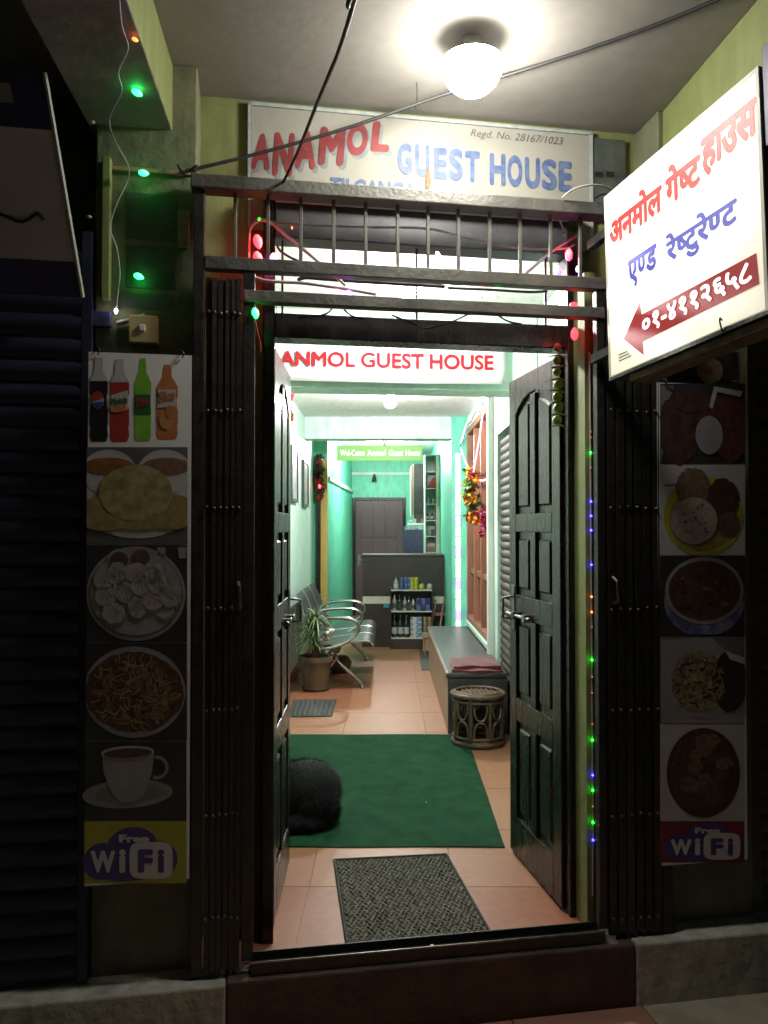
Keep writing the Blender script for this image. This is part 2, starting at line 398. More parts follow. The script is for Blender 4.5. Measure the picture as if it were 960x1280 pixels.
# hall: floor of terrazzo panels, walls, ceiling, cross beams
XL, XR, ZH = -.92, .87, 2.70; YB = 13.5
def fv(x): return 2.777 + .177 * x
fl = struct(MB().hexa([(x, y, z) for z in (-.12, -.005) for x, y in ((-1.1, fv(-1.1) + .10), (1.1, fv(1.1) + .10), (1.1, YB + .2), (-1.1, YB + .2))]).build('floor', 'joint'))
rows = [3.31]
while rows[-1] < YB: rows.append(rows[-1] + .62)
srcs = {}
for c in range(3):
    x0 = XL + c * .5967; x1 = x0 + .5967
    xa = max(x0, -.49); xb = min(x1, .76)
    q = [(xa + .0015, fv(xa) + .045), (xb - .0015, fv(xb) + .045), (xb - .0015, 3.3085), (xa + .0015, 3.3085)]
    b = MB().hexa([(x, y, -.004) for x, y in q] + [(x, y, 0) for x, y in q]).build('tile', 'floor_c', fl)
    for r in range(len(rows) - 1):
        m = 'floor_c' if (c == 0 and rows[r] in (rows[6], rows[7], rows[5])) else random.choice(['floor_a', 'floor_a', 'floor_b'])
        if m not in srcs:
            srcs[m] = MB().box(-.297, .297, -.3085, .3085, -.004, 0).build('tile', m, fl, bevel=.0015, seg=1); o = srcs[m]
        else: o = piece('tile', srcs[m], fl, (0, 0, 0))
        o.location = ((x0 + x1) / 2, rows[r] + .31, random.uniform(0, .0006))
w = MB().box(XL - .15, XL, 2.95, 9.9, -.05, 3.0).build('wall_left', 'mint'); struct(w)
struct(MB().hexa([(-1.07, 9.9, -.05), (-.75, 9.9, -.05), (-.61, YB, -.05), (-1.07, YB, -.05), (-1.07, 9.9, 3), (-.75, 9.9, 3), (-.61, YB, 3), (-1.07, YB, 3)]).build('wall_left_rear', 'teal'))
WY0, WY1, WZ0, WZ1 = 6.72, 8.55, .50, 2.52      # window opening
SY1 = 6.36                                     # shutter opening up to here
b = MB().box(XR, XR + .15, 3.28, 5.2, -.05, 3).box(XR, XR + .15, 5.2, SY1, 2.21, 3).box(XR, XR + .15, SY1, WY0, -.05, 3)
b.box(XR, XR + .15, WY0, WY1, -.05, WZ0).box(XR, XR + .15, WY0, WY1, WZ1, 3).box(XR, XR + .15, WY1, 8.8, -.05, 3)
struct(b.build('wall_right', 'mint'))
struct(MB().box(.70, XR + .15, 8.8, YB, -.05, 3).build('wall_right_rear', 'teal', bevel=.004))
struct(MB().box(-1.1, 1.1, YB, YB + .15, -.05, 3).build('wall_back', 'teal'))
struct(MB().hexa([(x, y, z) for z in (ZH, ZH + .3) for x, y in ((-1.1, fv(-1.1) + .36), (1.1, fv(1.1) + .36), (1.1, YB), (-1.1, YB))]).build('ceiling_hall', 'ceil_white'))
struct(MB().box(XL, XR, 0, .22, 2.26, ZH - .002).build('beam_front', 'mint', base=(0, 0, 0)))
bpy.data.objects['beam_front'].matrix_world = Matrix.Translation((0, 4.52, 0)) @ Matrix.Rotation(R(7), 4, 'Z')
struct(MB().box(XL + .002, .698, 8.8, 9.05, 2.455, ZH - .002).build('beam_rear', 'mint'))
struct(MB().box(XL, XL + .012, 3.7, 9.9, 0, .10).build('skirting_left', 'floor_c'))
struct(MB().box(XR - .012, XR, SY1, 8.8, 0, .10).build('skirting_right', 'floor_c'))

# ================================================================== STEEL GATE FRAME
def gz(px, py, v=0): return pp('F', px, py, v)
gf = thing('steel_gate_frame', 'dark grey steel gate frame with barred transom over the entrance', 'gate frame', (0, 0, 0), 'F')
def rail_px(name, xa, ya, xb, yb, h, v0, v1, m='iron_dusty'):
    (u0, z0), (u1, z1) = gz(xa, ya, v0), gz(xb, yb, v0)
    z = (z0 + z1) / 2
    return MB().box(u0, u1, v0, v1, z - h, z).build(name, m, gf, bevel=.004)
post_l0, post_l1 = gz(240, 700, -.02)[0], gz(254, 700, -.02)[0]
ip_l0, ip_l1 = gz(303, 700, -.015)[0], gz(318, 700, -.015)[0]
ip_r0, ip_r1 = gz(747, 700, -.015)[0], gz(757, 700, -.015)[0]
post_r0, post_r1 = gz(826, 700, -.02)[0], gz(838, 700, -.02)[0]
ztop = (gz(240, 222, -.03)[1] + gz(740, 247, -.03)[1]) / 2
MB().box(post_l0, post_l1, -.02, .03, .0, ztop - .048).build('post', 'iron', gf, bevel=.003)
MB().box(post_r0, post_r1, -.02, .03, .0, ztop - .048).build('post', 'iron', gf, bevel=.003)
MB().box(post_l0 - .01, post_r1, -.035, .04, ztop - .046, ztop).build('rail', 'iron_dusty', gf, bevel=.004)
z2 = (gz(255, 325)[1] + gz(755, 346)[1]) / 2
MB().box(post_l1, post_r0, -.022, .022, z2 - .044, z2).build('rail', 'iron_dusty', gf, bevel=.003)
z3 = (gz(305, 366)[1] + gz(740, 384)[1]) / 2
MB().box(ip_l0, ip_r1, -.024, .02, z3 - .040, z3).build('rail', 'iron_dusty', gf, bevel=.003)
MB().box(ip_l0, ip_l1, -.018, .018, .034, z2 - .046).build('post', 'iron', gf, bevel=.003)
MB().box(ip_r0, ip_r1, -.018, .018, .034, z2 - .046).build('post', 'iron', gf, bevel=.003)
src = None
for px in (294, 335, 376, 417, 457, 497, 535, 573, 612, 650, 688, 725, 762, 800):
    u = gz(px, 290)[0]
    if src is None:
        src = MB().box(-.006, .006, -.006, .006, 0, ztop - .048 - z2).build('bar', 'iron_dusty', gf, bevel=.0015, seg=1); o = src
    else: o = piece('bar', src, gf, (0, 0, 0))
    o.location = (u, 0, z2)
# bottom channel
cb = MB().box(gz(313, 1200, -.04)[0], gz(757, 1165, -.04)[0], -.04, -.034, -.004, .040).box(gz(313, 1200, -.04)[0], gz(757, 1165, -.04)[0], .03, .036, -.004, .04)
cb.box(gz(313, 1200, -.04)[0], gz(757, 1165, -.04)[0], -.034, .03, -.004, .012)
cb.build('bottom_channel', 'iron', gf, bevel=.002)
MB().box(gz(313, 1200, -.04)[0], gz(757, 1165, -.04)[0], -.0405, -.0385, .036, .0415).build('worn_edge', 'iron_wear', gf)
MB().lathe([(.008, 0), (.008, .004), (.004, .006)], (gz(541, 1180, -.04)[0], -.03, .036), 8).build('bolt', 'rivet', gf)

# folded collapsible gates: each a bundle of steel pickets, riveted lattice strips between them
def folded_gate(label, ua, ub, n, seed):
    rnd = random.Random(seed)
    t = thing('collapsible_gate', label, 'gate', (ua, -.01, .0), 'F', 'folded collapsible gates beside the entrance')
    zt = z2 - .075; zb = .015; pit = (ub - ua) / n; src = None; ch = MB()
    zt = zt
    for i in range(n):
        for k, (dy, wd) in enumerate(((-.012, .42), (.016, .42))):
            if k == 1 and i == n - 1: break
            u = ua + pit * (i + .5 + (.5 if k else 0))
            if src is None:
                wdt = pit * .80
                b = MB().box(-wdt / 2, wdt / 2, 0, .003, 0, zt - zb).box(-wdt / 2, -wdt / 2 + .003, .003, .014, 0, zt - zb).box(wdt / 2 - .003, wdt / 2, .003, .014, 0, zt - zb)
                src = b.build('picket', 'iron', t, local=True); o = src
            else: o = piece('picket', src, t, (0, 0, 0))
            o.location = (u - ua + rnd.uniform(-.001, .001), (-.012 if k == 0 else .008) + rnd.uniform(-.002, .002), zb + rnd.uniform(-.004, .004))
            o.rotation_euler = (rnd.uniform(-.001, .001), rnd.uniform(-.0012, .0012), rnd.uniform(-.08, .08))
    rv = None; st = None
    for py in (393, 515, 635, 760, 885, 1015, 1143):
        z = gz(280 if seed == 1 else 790, py)[1]
        for i in range(n):
            if rv is None:
                rv = MB().lathe([(.0062, 0), (.0058, .003), (.003, .0055)], (0, 0, 0), 8).build('rivet', 'rivet', t, smooth=True, local=True); o = rv
            else: o = piece('rivet', rv, t, (0, 0, 0))
            o.rotation_euler = (R(90), 0, 0); o.location = (pit * (i + .5) + rnd.uniform(-.003, .003), -.0125, z + rnd.uniform(-.004, .004))
        for i in range(n - 1):     # the lattice strip folded nearly upright between two pickets
            if st is None:
                st = MB().box(-.005, .005, 0, .003, -.19, .0).build('lattice_strip', 'iron', t, local=True); o = st
            else: o = piece('lattice_strip', st, t, (0, 0, 0))
            o.location = (pit * (i + 1), -.006, z); o.rotation_euler = (0, rnd.uniform(-.05, .05), 0)
    for s in (0,):
        hz = gz(297, 745)[1]; ux = (ub - ua) - pit * .6 if seed == 1 else pit * .7
        MB().tube([(ua + ux, -.014, hz + .05), (ua + ux + .004, -.045, hz + .035), (ua + ux + .008, -.045, hz - .035), (ua + ux, -.014, hz - .05)], .007, 8).build('handle', 'iron_wear', t, smooth=True)
    return t
folded_gate('folded dark steel collapsible gate next to the banner with drink bottles', post_l1 + .004, ip_l0 - .003, 6, 1)
folded_gate('folded dark steel collapsible gate below the lit sign box', ip_r1 + .003, post_r0 - .003, 6, 2)

# ================================================================== WOODEN DOOR FRAME
hlx, hly = -.438, 2.955; hrx, hry = .685, 3.10
dfm = thing('door_frame', 'dark wooden door frame with open transom above the lintel', 'door frame', (0, .2, 0), 'F')
jl0, jl1 = gz(328, 700, .15)[0], gz(343, 700, .15)[0]; jr0, jr1 = gz(711, 700, .15)[0], gz(731, 700, .15)[0]
zl = gz(500, 428, .15)[1]; zl2 = gz(500, 398, .15)[1]
zh = gz(500, 306, .15)[1]
MB().box(jl0, jl1, .15, .25, -.002, ZT - .0).build('jamb', 'darkwood', dfm, bevel=.004)
MB().box(jr0, jr1, .15, .25, -.002, ZT - .0).build('jamb', 'darkwood', dfm, bevel=.004)
MB().box(jl1, jr0, .145, .245, zl, zl2).build('lintel', 'darkwood', dfm, bevel=.004)
MB().box(jl1, jr0, .145, .245, zh, ZT).build('head_beam', 'charcoal', dfm, bevel=.004)
MB().box(jl1, jr0, .11, .144, ZT - .06, ZT - .002).build('head_moulding', 'concrete', dfm, bevel=.004)
for px in (353, 521, 682):
    u = gz(px, 350, .18)[0]; MB().box(u - .004, u + .004, .18, .188, zl2, zh).build('transom_bar', 'iron', dfm)

# ================================================================== DOOR LEAVES
def leaf(name, label, hx, hy, fx, fy, h, flip):
    d = Vector((fx - hx, fy - hy, 0)); W = d.length; a = math.atan2(d.y, d.x)
    FR[name] = Matrix.Translation((hx, hy, .012)) @ Matrix.Rotation(a, 4, 'Z')
    t = thing('door_leaf', label, 'door', (0, 0, 0), name, 'pair of panelled entrance doors')
    T = .02; st = .085; mid = .06
    rails = [(0, .17), (.60, .70), (1.06, 1.16), (1.44, 1.52)] ; top = h
    cols = [(st, W / 2 - mid / 2), (W / 2 + mid / 2, W - st)]
    f = MB().box(0, st, -T, T, 0, h).box(W - st, W, -T, T, 0, h)
    for z0, z1 in rails: f.box(st, W - st, -T, T, z0, z1)
    # top rail with an arched underside
    arch = [(st, h - .11 - .055)] ; n = 12
    def az(x): k = (x - st) / (W - 2 * st); return h - .165 + .075 * max(0., math.sin(math.pi * min(max(k, 0), 1))) ** .8
    poly = [(W - st, h), (st, h)] + [(st + (W - 2 * st) * i / n, az(st + (W - 2 * st) * i / n)) for i in range(n + 1)]
    f.prism(poly, -T, T)
    for k in range(len(rails)):
        z0 = rails[k][1]; z1 = rails[k + 1][0] if k + 1 < len(rails) else h - .1
        f.box(W / 2 - mid / 2, W / 2 + mid / 2, -T, T, z0, z1)
    f.build('stile_and_rail_frame', 'darkwood', t, bevel=.004)
    for k in range(len(rails)):
        z0 = rails[k][1]
        for (c0, c1) in cols:
            if k + 1 < len(rails):
                z1 = rails[k + 1][0]; pl = [(c0, z0), (c1, z0), (c1, z1), (c0, z1)]
                inn = [(c0 + .028, z0 + .03), (c1 - .028, z0 + .03), (c1 - .028, z1 - .03), (c0 + .028, z1 - .03)]
            else:
                m_ = 5; tops = [(c1 + (c0 - c1) * i / m_, az(c1 + (c0 - c1) * i / m_) + .004) for i in range(m_ + 1)]
                pl = [(c0, z0), (c1, z0)] + tops
                inn = [(c0 + .028, z0 + .03), (c1 - .028, z0 + .03)] + [(c1 - .028 + (c0 - c1 + .056) * i / m_, az(c1 - .028 + (c0 - c1 + .056) * i / m_) - .03) for i in range(m_ + 1)]
            p = MB().prism(pl, -.006, .006).build('panel', 'darkwood', t)
            MB().prism(inn, -.016, .016).build('raised_field', 'darkwood', p, bevel=.008, seg=1)
    s = 1 if flip else -1
    # bolt and handle on the face towards the passage
    zc = 1.10
    MB().box(W - .075, W - .03, s * T, s * (T + .004), zc - .10, zc + .10).build('back_plate', 'iron_wear', t, bevel=.002)
    MB().tube([(W - .055, s * (T + .006), zc + .05), (W - .055, s * (T + .05), zc + .045), (W - .055, s * (T + .05), zc - .045), (W - .055, s * (T + .006), zc - .05)], .007, 8).build('handle', 'iron_wear', t, smooth=True)
    b = MB().tube([(W - .30, s * (T + .016), zc - .03), (W - .01, s * (T + .016), zc - .03)], .008, 8)
    b.box(W - .26, W - .23, s * T, s * (T + .026), zc - .045, zc - .015).box(W - .12, W - .09, s * T, s * (T + .026), zc - .045, zc - .015)
    b.build('slide_bolt', 'iron_wear', t, bevel=.001)
    for z in (.25, 1.05, 1.9):
        MB().tube([(-.004, -s * T, z - .05), (-.004, -s * T, z + .05)], .008, 8).build('hinge', 'iron_wear', t, smooth=True)
    return t
leaf('leafL', 'dark panelled door leaf standing open edge-on beside the black dog', hlx, hly, -.452, 3.545, 2.13, False)
leaf('leafR', 'dark panelled door leaf swung open beside the cane stool', hrx, hry, .577, 3.685, 2.13, True)

# ================================================================== PAINTED SIGN BOARD ABOVE THE DOOR
V = VW - .02
s0 = gz(314, 180, V)[0]; s1 = gz(737, 200, V)[0]; zs1 = (gz(315, 129, V)[1] + gz(735, 172, V)[1]) / 2; zs0 = zs1 - .46
sb = thing('painted_sign_board', 'weathered cream board hand-painted in red and blue above the steel frame', 'sign', ((s0 + s1) / 2, V, zs0), 'F')
MB().box(s0, s1, V, VW - .001, zs0, zs1).build('board', 'signboard', sb, bevel=.002)
fr_ = MB().box(s0 - .012, s0, V - .006, VW - .001, zs0, zs1 + .012).box(s0 - .012, s1 + .012, V - .006, VW - .001, zs1, zs1 + .012).box(s1, s1 + .012, V - .006, VW - .001, zs0, zs1 + .012)
fr_.build('edge_strip', 'paint_grey', sb)
def px_letter(ch, x0, y0, x1, y1, m, v, dx=0, dy=0, bold=.035, lean=0, name='letter'):
    q = pquad('F', v, (x0 + dx - lean, y1 + dy), (x1 + dx - lean, y1 + dy + 1.5), (x1 + dx, y0 + dy + 1.5), (x0 + dx, y0 + dy))
    return lettering(ch, q, v, m, sb, name, bold)
for ch, a, b, c, d in (('A', 317, 166, 341, 211), ('N', 344, 165, 369, 219), ('A', 372, 163, 398, 210), ('M', 401, 158, 433, 206), ('O', 436, 153, 462, 194), ('L', 467, 151, 490, 189)):
    px_letter(ch, a, b, c, d, 'paint_shadow', V - .001, 3.5, 4.5, .05, 4, 'letter_shadow'); px_letter(ch, a, b, c, d, 'paint_red', V - .002, 0, 0, .05, 4)
for ch, a, b, c, d in (('G', 497, 178, 515, 217), ('U', 519, 180, 537, 220), ('E', 542, 184, 559, 223), ('S', 561, 185, 579, 225), ('T', 581, 188, 600, 227), ('H', 612, 191, 632, 231),
                       ('O', 634, 193, 653, 233), ('U', 656, 196, 675, 235), ('S', 677, 198, 696, 237), ('E', 698, 201, 715, 239)):
    px_letter(ch, a, b, c, d, 'paint_blue', V - .002, 0, 0, .042, 0)
lettering('TILGANGA', pquad('F', V - .002, (413, 243), (520, 250), (520, 229), (413, 221)), V - .002, 'paint_blue', sb, bold=.03)
lettering('Regd. No. 28167/1023', pquad('F', V - .002, (588, 173), (704, 184), (704, 172), (588, 161)), V - .002, 'paint_pencil', sb, bold=.0, shear=.3)
# rust run below the hook
x, z = gz(533, 215, V - .003)
MB().flat([(x - .006, z - .12), (x + .022, z - .12), (x + .020, z - .04), (x + .012, z + .01), (x + .002, z + .02), (x - .006, z - .03)], V - .0026).build('rust_stain', 'rust', sb)
MB().flat([(x + .004, z - .10), (x + .028, z - .10), (x + .024, z - .05), (x + .008, z - .045)], V - .0032).build('peeled_patch', 'iron', sb)
# dark board behind the right end
x0, za = gz(742, 172, V); x1, zb = gz(782, 246, V)
bb = MB().box(x0, x1, V, VW - .001, zb - .1, za).build('notice_panel', 'poster_dark', frame='F', base=(x0, V, zb - .1)); tag(bb, 'small dark weathered panel right of the painted sign board', 'panel')
for i, px in enumerate((741, 755)):
    q = pquad('F', V - .002, (px + 3, 221), (px + 13, 222), (px + 13, 215), (px + 3, 214)); MB().flat(list(q), V - .002).build('painted_mark', 'black', bb)

# ================================================================== LIGHT BOX SIGN
TLw = CM.translation + ray(755, 247) * (2.75 / ray(755, 247).y)
TRw = CM.translation + ray(948, 82) * (2.02 / ray(948, 82).y)
ax = (TRw - TLw).normalized(); yn = Vector((ax.y, -ax.x, 0)).normalized()
if yn.x > 0: yn = -yn           # the lit face looks to the left
# frame L: x along the sign from the wall outwards, y into the box (away from the lit face), z up in its plane
yb = -yn; zb_ = ax.cross(yb).normalized()
if zb_.z < 0: zb_ = -zb_
m3 = Matrix((ax, yb, zb_)).transposed(); FR['L'] = Matrix.Translation(TLw) @ m3.to_4x4()
LW = (TRw - TLw).length; LH = -pp('L', 770, 472)[1]
def lq(*pts): return tuple(pp('L', *p, 0) for p in pts)
lb = thing('light_box_sign', 'glowing cream light box sign with red and blue Devanagari lettering and red arrow', 'sign', (LW / 2, .06, -LH), 'L')
D = .11
e = .012
MB().box(0, LW, .004, D, -LH, -LH + e).box(0, LW, .004, D, -e, 0).box(0, e, .004, D, -LH + e, -e).box(LW - e, LW, .004, D, -LH + e, -e).build('case', 'iron_dusty', lb, bevel=.002)
MB().box(-.002, LW + .002, -.002, .010, -LH - .003, -LH + .007).build('lip', 'iron', lb)
m = emit('sign_face', (1, .94, .72), 1.0, (.75, .72, .62)); m.cycles.emission_sampling = 'AUTO'
nt = m.node_tree; n = nt.nodes; l = nt.links; tc = n.new('ShaderNodeTexCoord')
# acrylic emission paints the glow of unbuilt tubes: bright middles, fading to the corners
def tube_glow(z):
    mp = n.new('ShaderNodeMapping'); mp.inputs['Location'].default_value = (0.0, 0, -z / .30); mp.inputs['Scale'].default_value = (1 / .46, 0, 1 / .30)
    l.new(tc.outputs['Object'], mp.inputs[0]); ln = n.new('ShaderNodeVectorMath'); ln.operation = 'LENGTH'; l.new(mp.outputs[0], ln.inputs[0])
    r = n.new('ShaderNodeMapRange'); r.interpolation_type = 'SMOOTHSTEP'; r.inputs[1].default_value = 0; r.inputs[2].default_value = 1.25; r.inputs[3].default_value = 1; r.inputs[4].default_value = 0
    l.new(ln.outputs['Value'], r.inputs[0]); return r.outputs[0]
ad = n.new('ShaderNodeMath'); ad.operation = 'ADD'; l.new(tube_glow(LH * .68), ad.inputs[0]); l.new(tube_glow(LH * .32), ad.inputs[1])
ma = n.new('ShaderNodeMath'); ma.operation = 'MULTIPLY_ADD'; ma.inputs[1].default_value = .68; ma.inputs[2].default_value = .40; l.new(ad.outputs[0], ma.inputs[0])
l.new(ma.outputs[0], n['Principled BSDF'].inputs['Emission Strength'])
MB().box(e, LW - e, 0, .004, -LH + e, -e).build('acrylic_face', 'sign_face', lb)
MB().box(.0, e, -.001, .004, -LH, 0).box(LW - e, LW, -.001, .004, -LH, 0).box(e, LW - e, -.001, .004, -e, 0).box(e, LW - e, -.001, .004, -LH + .008, -LH + e).build('face_frame', 'offwhite', lb)
MB().box(e, LW - e, D - .004, D, -LH + e, -e).build('back_panel', 'iron_dusty', lb)
emit('sign_red', (.75, .02, .02), .55, (.5, .03, .03)); emit('sign_blue', (.10, .10, .50), .55, (.06, .07, .35)); emit('sign_dkred', (.36, .008, .014), .32, (.35, .02, .03)); emit('sign_white', (1, .96, .88), 1.0)
def half(ch, bold):
    vs, fs = glyphs(ch, 0); x0, z0, x1, z1 = bounds(vs)
    bm = bmesh.new(); bv = [bm.verts.new((x, 0, z)) for x, z in vs]
    for f in fs:
        try: bm.faces.new([bv[i] for i in f])
        except Exception: pass
    cut = x1 - .20
    bmesh.ops.bisect_plane(bm, geom=bm.verts[:] + bm.edges[:] + bm.faces[:], plane_co=(cut, 0, 0), plane_no=(1, 0, 0), clear_outer=True)
    bm.verts.index_update(); out = [(v.co.x, v.co.z) for v in bm.verts], [tuple(v.index for v in f.verts) for f in bm.faces]; bm.free(); return out
def word(parts, bold=.018):
    vs, fs = [], []; x = 0
    for p in parts:
        a, b = half(p[1:], 0) if p[0] == '~' else glyphs(p, 0)
        bx0, _, bx1, _ = bounds(a); k = len(vs)
        vs += [(q[0] - bx0 + x, q[1]) for q in a]; fs += [tuple(i + k for i in f) for f in b]; x += bx1 - bx0 - .004
    return vs, fs
def sign_word(parts, bl, tr, mname, bold=.02, under=0.):
    g = word(parts, bold) if len(parts) > 1 else glyphs(parts[0], 0)
    (a0, c0), (a1, c1) = pp('L', *bl), pp('L', *tr)
    lettering('', rect(a0, c0, a1, c1), -.0012, mname, lb, gl=g, bold=bold)
sign_word(['अनमोल'], (763, 311), (827, 217), 'sign_red', .04)
sign_word(['गे', '~ष', 'ट'], (833, 260), (875, 177), 'sign_red', .04)
sign_word(['हाउस'], (878, 226), (946, 119), 'sign_red', .04)
sign_word(['ए', '~ण', 'ड'], (786, 364), (821, 303), 'sign_blue', .036)
sign_word(['रे', '~ष', 'टु', 'रे', '~ण', 'ट'], (834, 340), (921, 235), 'sign_blue', .036)
ar = lq((780, 424), (805, 444), (804, 427), (950, 355), (946, 316), (802.5, 393), (800, 378))
MB().flat(list(ar), -.0012).build('arrow', 'sign_dkred', lb)
(a0, c0), (a1, c1) = pp('L', 805, 419), pp('L', 941, 329)
nb = lq((804, 420), (942, 353), (938, 326), (803, 397)); lettering('०१-४११२६५८', nb, -.0024, 'sign_white', lb, bold=.03)
mk = lq((773, 456), (792, 447), (790, 433), (772, 441))
mkb = MB().flat(list(mk), -.0010).build('maker_label', 'sign_face', lb)
for i in range(3):
    f0, f1 = .2 + i * .25, .3 + i * .25
    P = [Vector((*q, 0)) for q in mk]
    q = [P[0].lerp(P[3], f0).lerp(P[1].lerp(P[2], f0), .08), P[0].lerp(P[3], f0).lerp(P[1].lerp(P[2], f0), .9 - i * .1), P[0].lerp(P[3], f1).lerp(P[1].lerp(P[2], f1), .9 - i * .1), P[0].lerp(P[3], f1).lerp(P[1].lerp(P[2], f1), .08)]
    MB().flat([(p.x, p.y) for p in q], -.002).build('maker_line', 'paint_pencil', mkb)
# brackets to the pier and the flat steel shelf it hangs on
MB().box(-.16, .0, .02, .05, -.12, -.09).build('bracket', 'iron', lb)
MB().box(-.16, 0, .02, .05, -LH + .10, -LH + .13).build('bracket', 'iron', lb)
MB().box(.10, LW - .02, .015, D - .015, -LH - .028, -LH - .003).build('support_plank', 'rust', lb, bevel=.003)
hk = pp('L', 904, 408); MB().tube(smooth_path([(hk[0], -.004, hk[1] - .015), (hk[0], -.01, hk[1] + .012), (hk[0] + .006, -.014, hk[1] + .02), (hk[0] + .012, -.012, hk[1] + .012)]), .0025, 6).build('hook', 'iron', lb, smooth=True)
# second sign beyond it: only its dark blue edge shows
FR['L2'] = FR['L'] @ Matrix.Translation((LW + .012, .0, -.02))
b2 = thing('blue_sign', 'dark blue sign box at the frame edge beside the glowing one', 'sign', (.25, .05, -.45), 'L2')
MB().box(0, .5, .0, .09, -.2, .06).build('case', 'board_blue', b2, bevel=.003)
MB().box(.02, .48, -.002, -.0002, -.08, -.02).build('painted_band', 'paint_grey', b2)

# ================================================================== PRINTED BANNERS
def banner(name, label, x0, x1, ytop, ybot, v):
    zt = (gz(x0, ytop[0], v)[1] + gz(x1, ytop[1], v)[1]) / 2; zb = (gz(x0, ybot[0], v)[1] + gz(x1, ybot[1], v)[1]) / 2
    u0 = gz(x0, 800, v)[0]; u1 = gz(x1, 800, v)[0]
    t = thing('banner', label, 'banner', ((u0 + u1) / 2, v, zb), 'F', 'food banners either side of the entrance')
    MB().box(u0, u1, v, v + .0025, zb, zt).build('vinyl_sheet', 'vinyl', t)
    for u in (u0 + .03, u1 - .03):
        MB().tube(smooth_path([(u, v - .003, zt - .01), (u + .004, v - .008, zt + .008), (u - .012, v + .02, zt + .02), (u + .01, v + .026, zt + .006)]), .0022, 6).build('tie_wire', 'cable', t, smooth=True)
    def P(px, py): return gz(px, py, v)
    return t, P, u0, u1, zb, zt
LVS = .0007
def layer(v, k): return v - LVS * k
bv = -.026
bl_, P, u0, u1, zb, zt = banner('banner_l', 'tall banner with drink bottles, puri, momo, noodles and a tea cup', 108, 238, (441, 443), (1106, 1100), bv)
def panel(t, P, x0, y0, x1, y1, m, k, name='printed_panel', v=bv):
    q = [P(x0, y1), P(x1, y1), P(x1, y0), P(x0, y0)]; return MB().flat(q, layer(v, k)).build(name, m, t)
def oval(t, P, cx, cy, rx, ry, m, k, name, a0=0, a1=360, jit=0., v=bv, n=36):
    c = P(cx, cy); r_ = abs(P(cx + rx, cy)[0] - c[0]); s_ = abs(P(cx, cy - ry)[1] - c[1])
    return MB().ell(c[0], c[1], r_, s_, layer(v, k), n, a0, a1, jit).build(name, m, t)
def shape(t, P, pts, m, k, name, v=bv): 
    q = [P(*p) for p in pts]
    ar_ = sum(q[i][0] * q[(i + 1) % len(q)][1] - q[(i + 1) % len(q)][0] * q[i][1] for i in range(len(q)))
    if ar_ < 0: q = q[::-1]
    return MB().flat(q, layer(v, k)).build(name, m, t)
def bottle(x, w, y0, y1, body, neckm, lab, fullneck):
    h = y1 - y0; pr = [(0, .16), (.05, .17), (.06, .2), (.16, .2), (.22, .34), (.30, .5), (.42, .5), (.46, .44), (.56, .44), (.62, .5), (.78, .5), (.83, .46), (.93, .5), (1, .4)]
    pts = [(x - w * r, y0 + h * t) for t, r in pr] + [(x + w * r, y0 + h * t) for t, r in reversed(pr)]
    b = shape(bl_, P, pts, body, 1, 'printed_bottle'); k = .18
    if not fullneck:
        shape(bl_, P, [(x - w * .2, y0), (x + w * .2, y0), (x + w * .24, y0 + h * .17), (x + w * .5, y0 + h * .28), (x - w * .5, y0 + h * .28), (x - w * .24, y0 + h * .17)], neckm, 2, 'printed_neck')
    if lab: shape(bl_, P, [(x - w * .47, y0 + h * .44), (x + w * .47, y0 + h * .44), (x + w * .47, y0 + h * .68), (x - w * .47, y0 + h * .68)], lab, 2, 'printed_label')
    return b
bottle(123.5, 23, 447, 552, 'ink_cola', 'ink_plate', None, False); bottle(149.5, 24, 449, 552, 'ink_red', 'ink_plate', None, False)
bottle(178.5, 21, 448, 551, 'ink_green', 'ink_green', 'ink_dkgreen', True); bottle(209, 27, 456, 549, 'ink_orange', 'ink_orange_pale', None, True)
oval(bl_, P, 122, 500, 8, 11, 'ink_plate', 3, 'printed_roundel'); oval(bl_, P, 122, 500, 8, 11, 'ink_red', 4, 'printed_roundel_half', 15, 195); oval(bl_, P, 122, 500, 7.6, 10.6, 'ink_blue', 4, 'printed_roundel_half', 200, 350)
def tiny(t, P, s, x0, y0, x1, y1, m, k, v=bv, bold=.03, tilt=0):
    q = (P(x0, y1), P(x1, y1 - tilt), P(x1, y0 - tilt), P(x0, y0)); return lettering(s, q, layer(v, k), m, t, 'printed_word', bold)
shape(bl_, P, [(139, 494), (160, 488), (160, 512), (139, 515)], 'ink_plate', 3, 'printed_label'); tiny(bl_, P, 'Mirinda', 139.5, 498, 159.5, 507, 'ink_dkgreen', 4, tilt=3)
shape(bl_, P, [(141, 507), (158, 503), (157, 514), (142, 516)], 'ink_orange', 3.5, 'printed_fruit'); tiny(bl_, P, 'Dew', 171, 497, 186, 510, 'ink_red', 4, tilt=3)
shape(bl_, P, [(198, 487), (220, 487), (220, 508), (197, 510)], 'ink_plate', 3, 'printed_label'); tiny(bl_, P, 'Slice', 199, 490, 219, 504, 'ink_orange', 4, tilt=4)
oval(bl_, P, 208, 525, 9, 12, 'ink_orange_pale', 3, 'printed_fruit', jit=.05); oval(bl_, P, 213, 515, 6, 8, 'ink_orange', 4, 'printed_fruit', jit=.05)
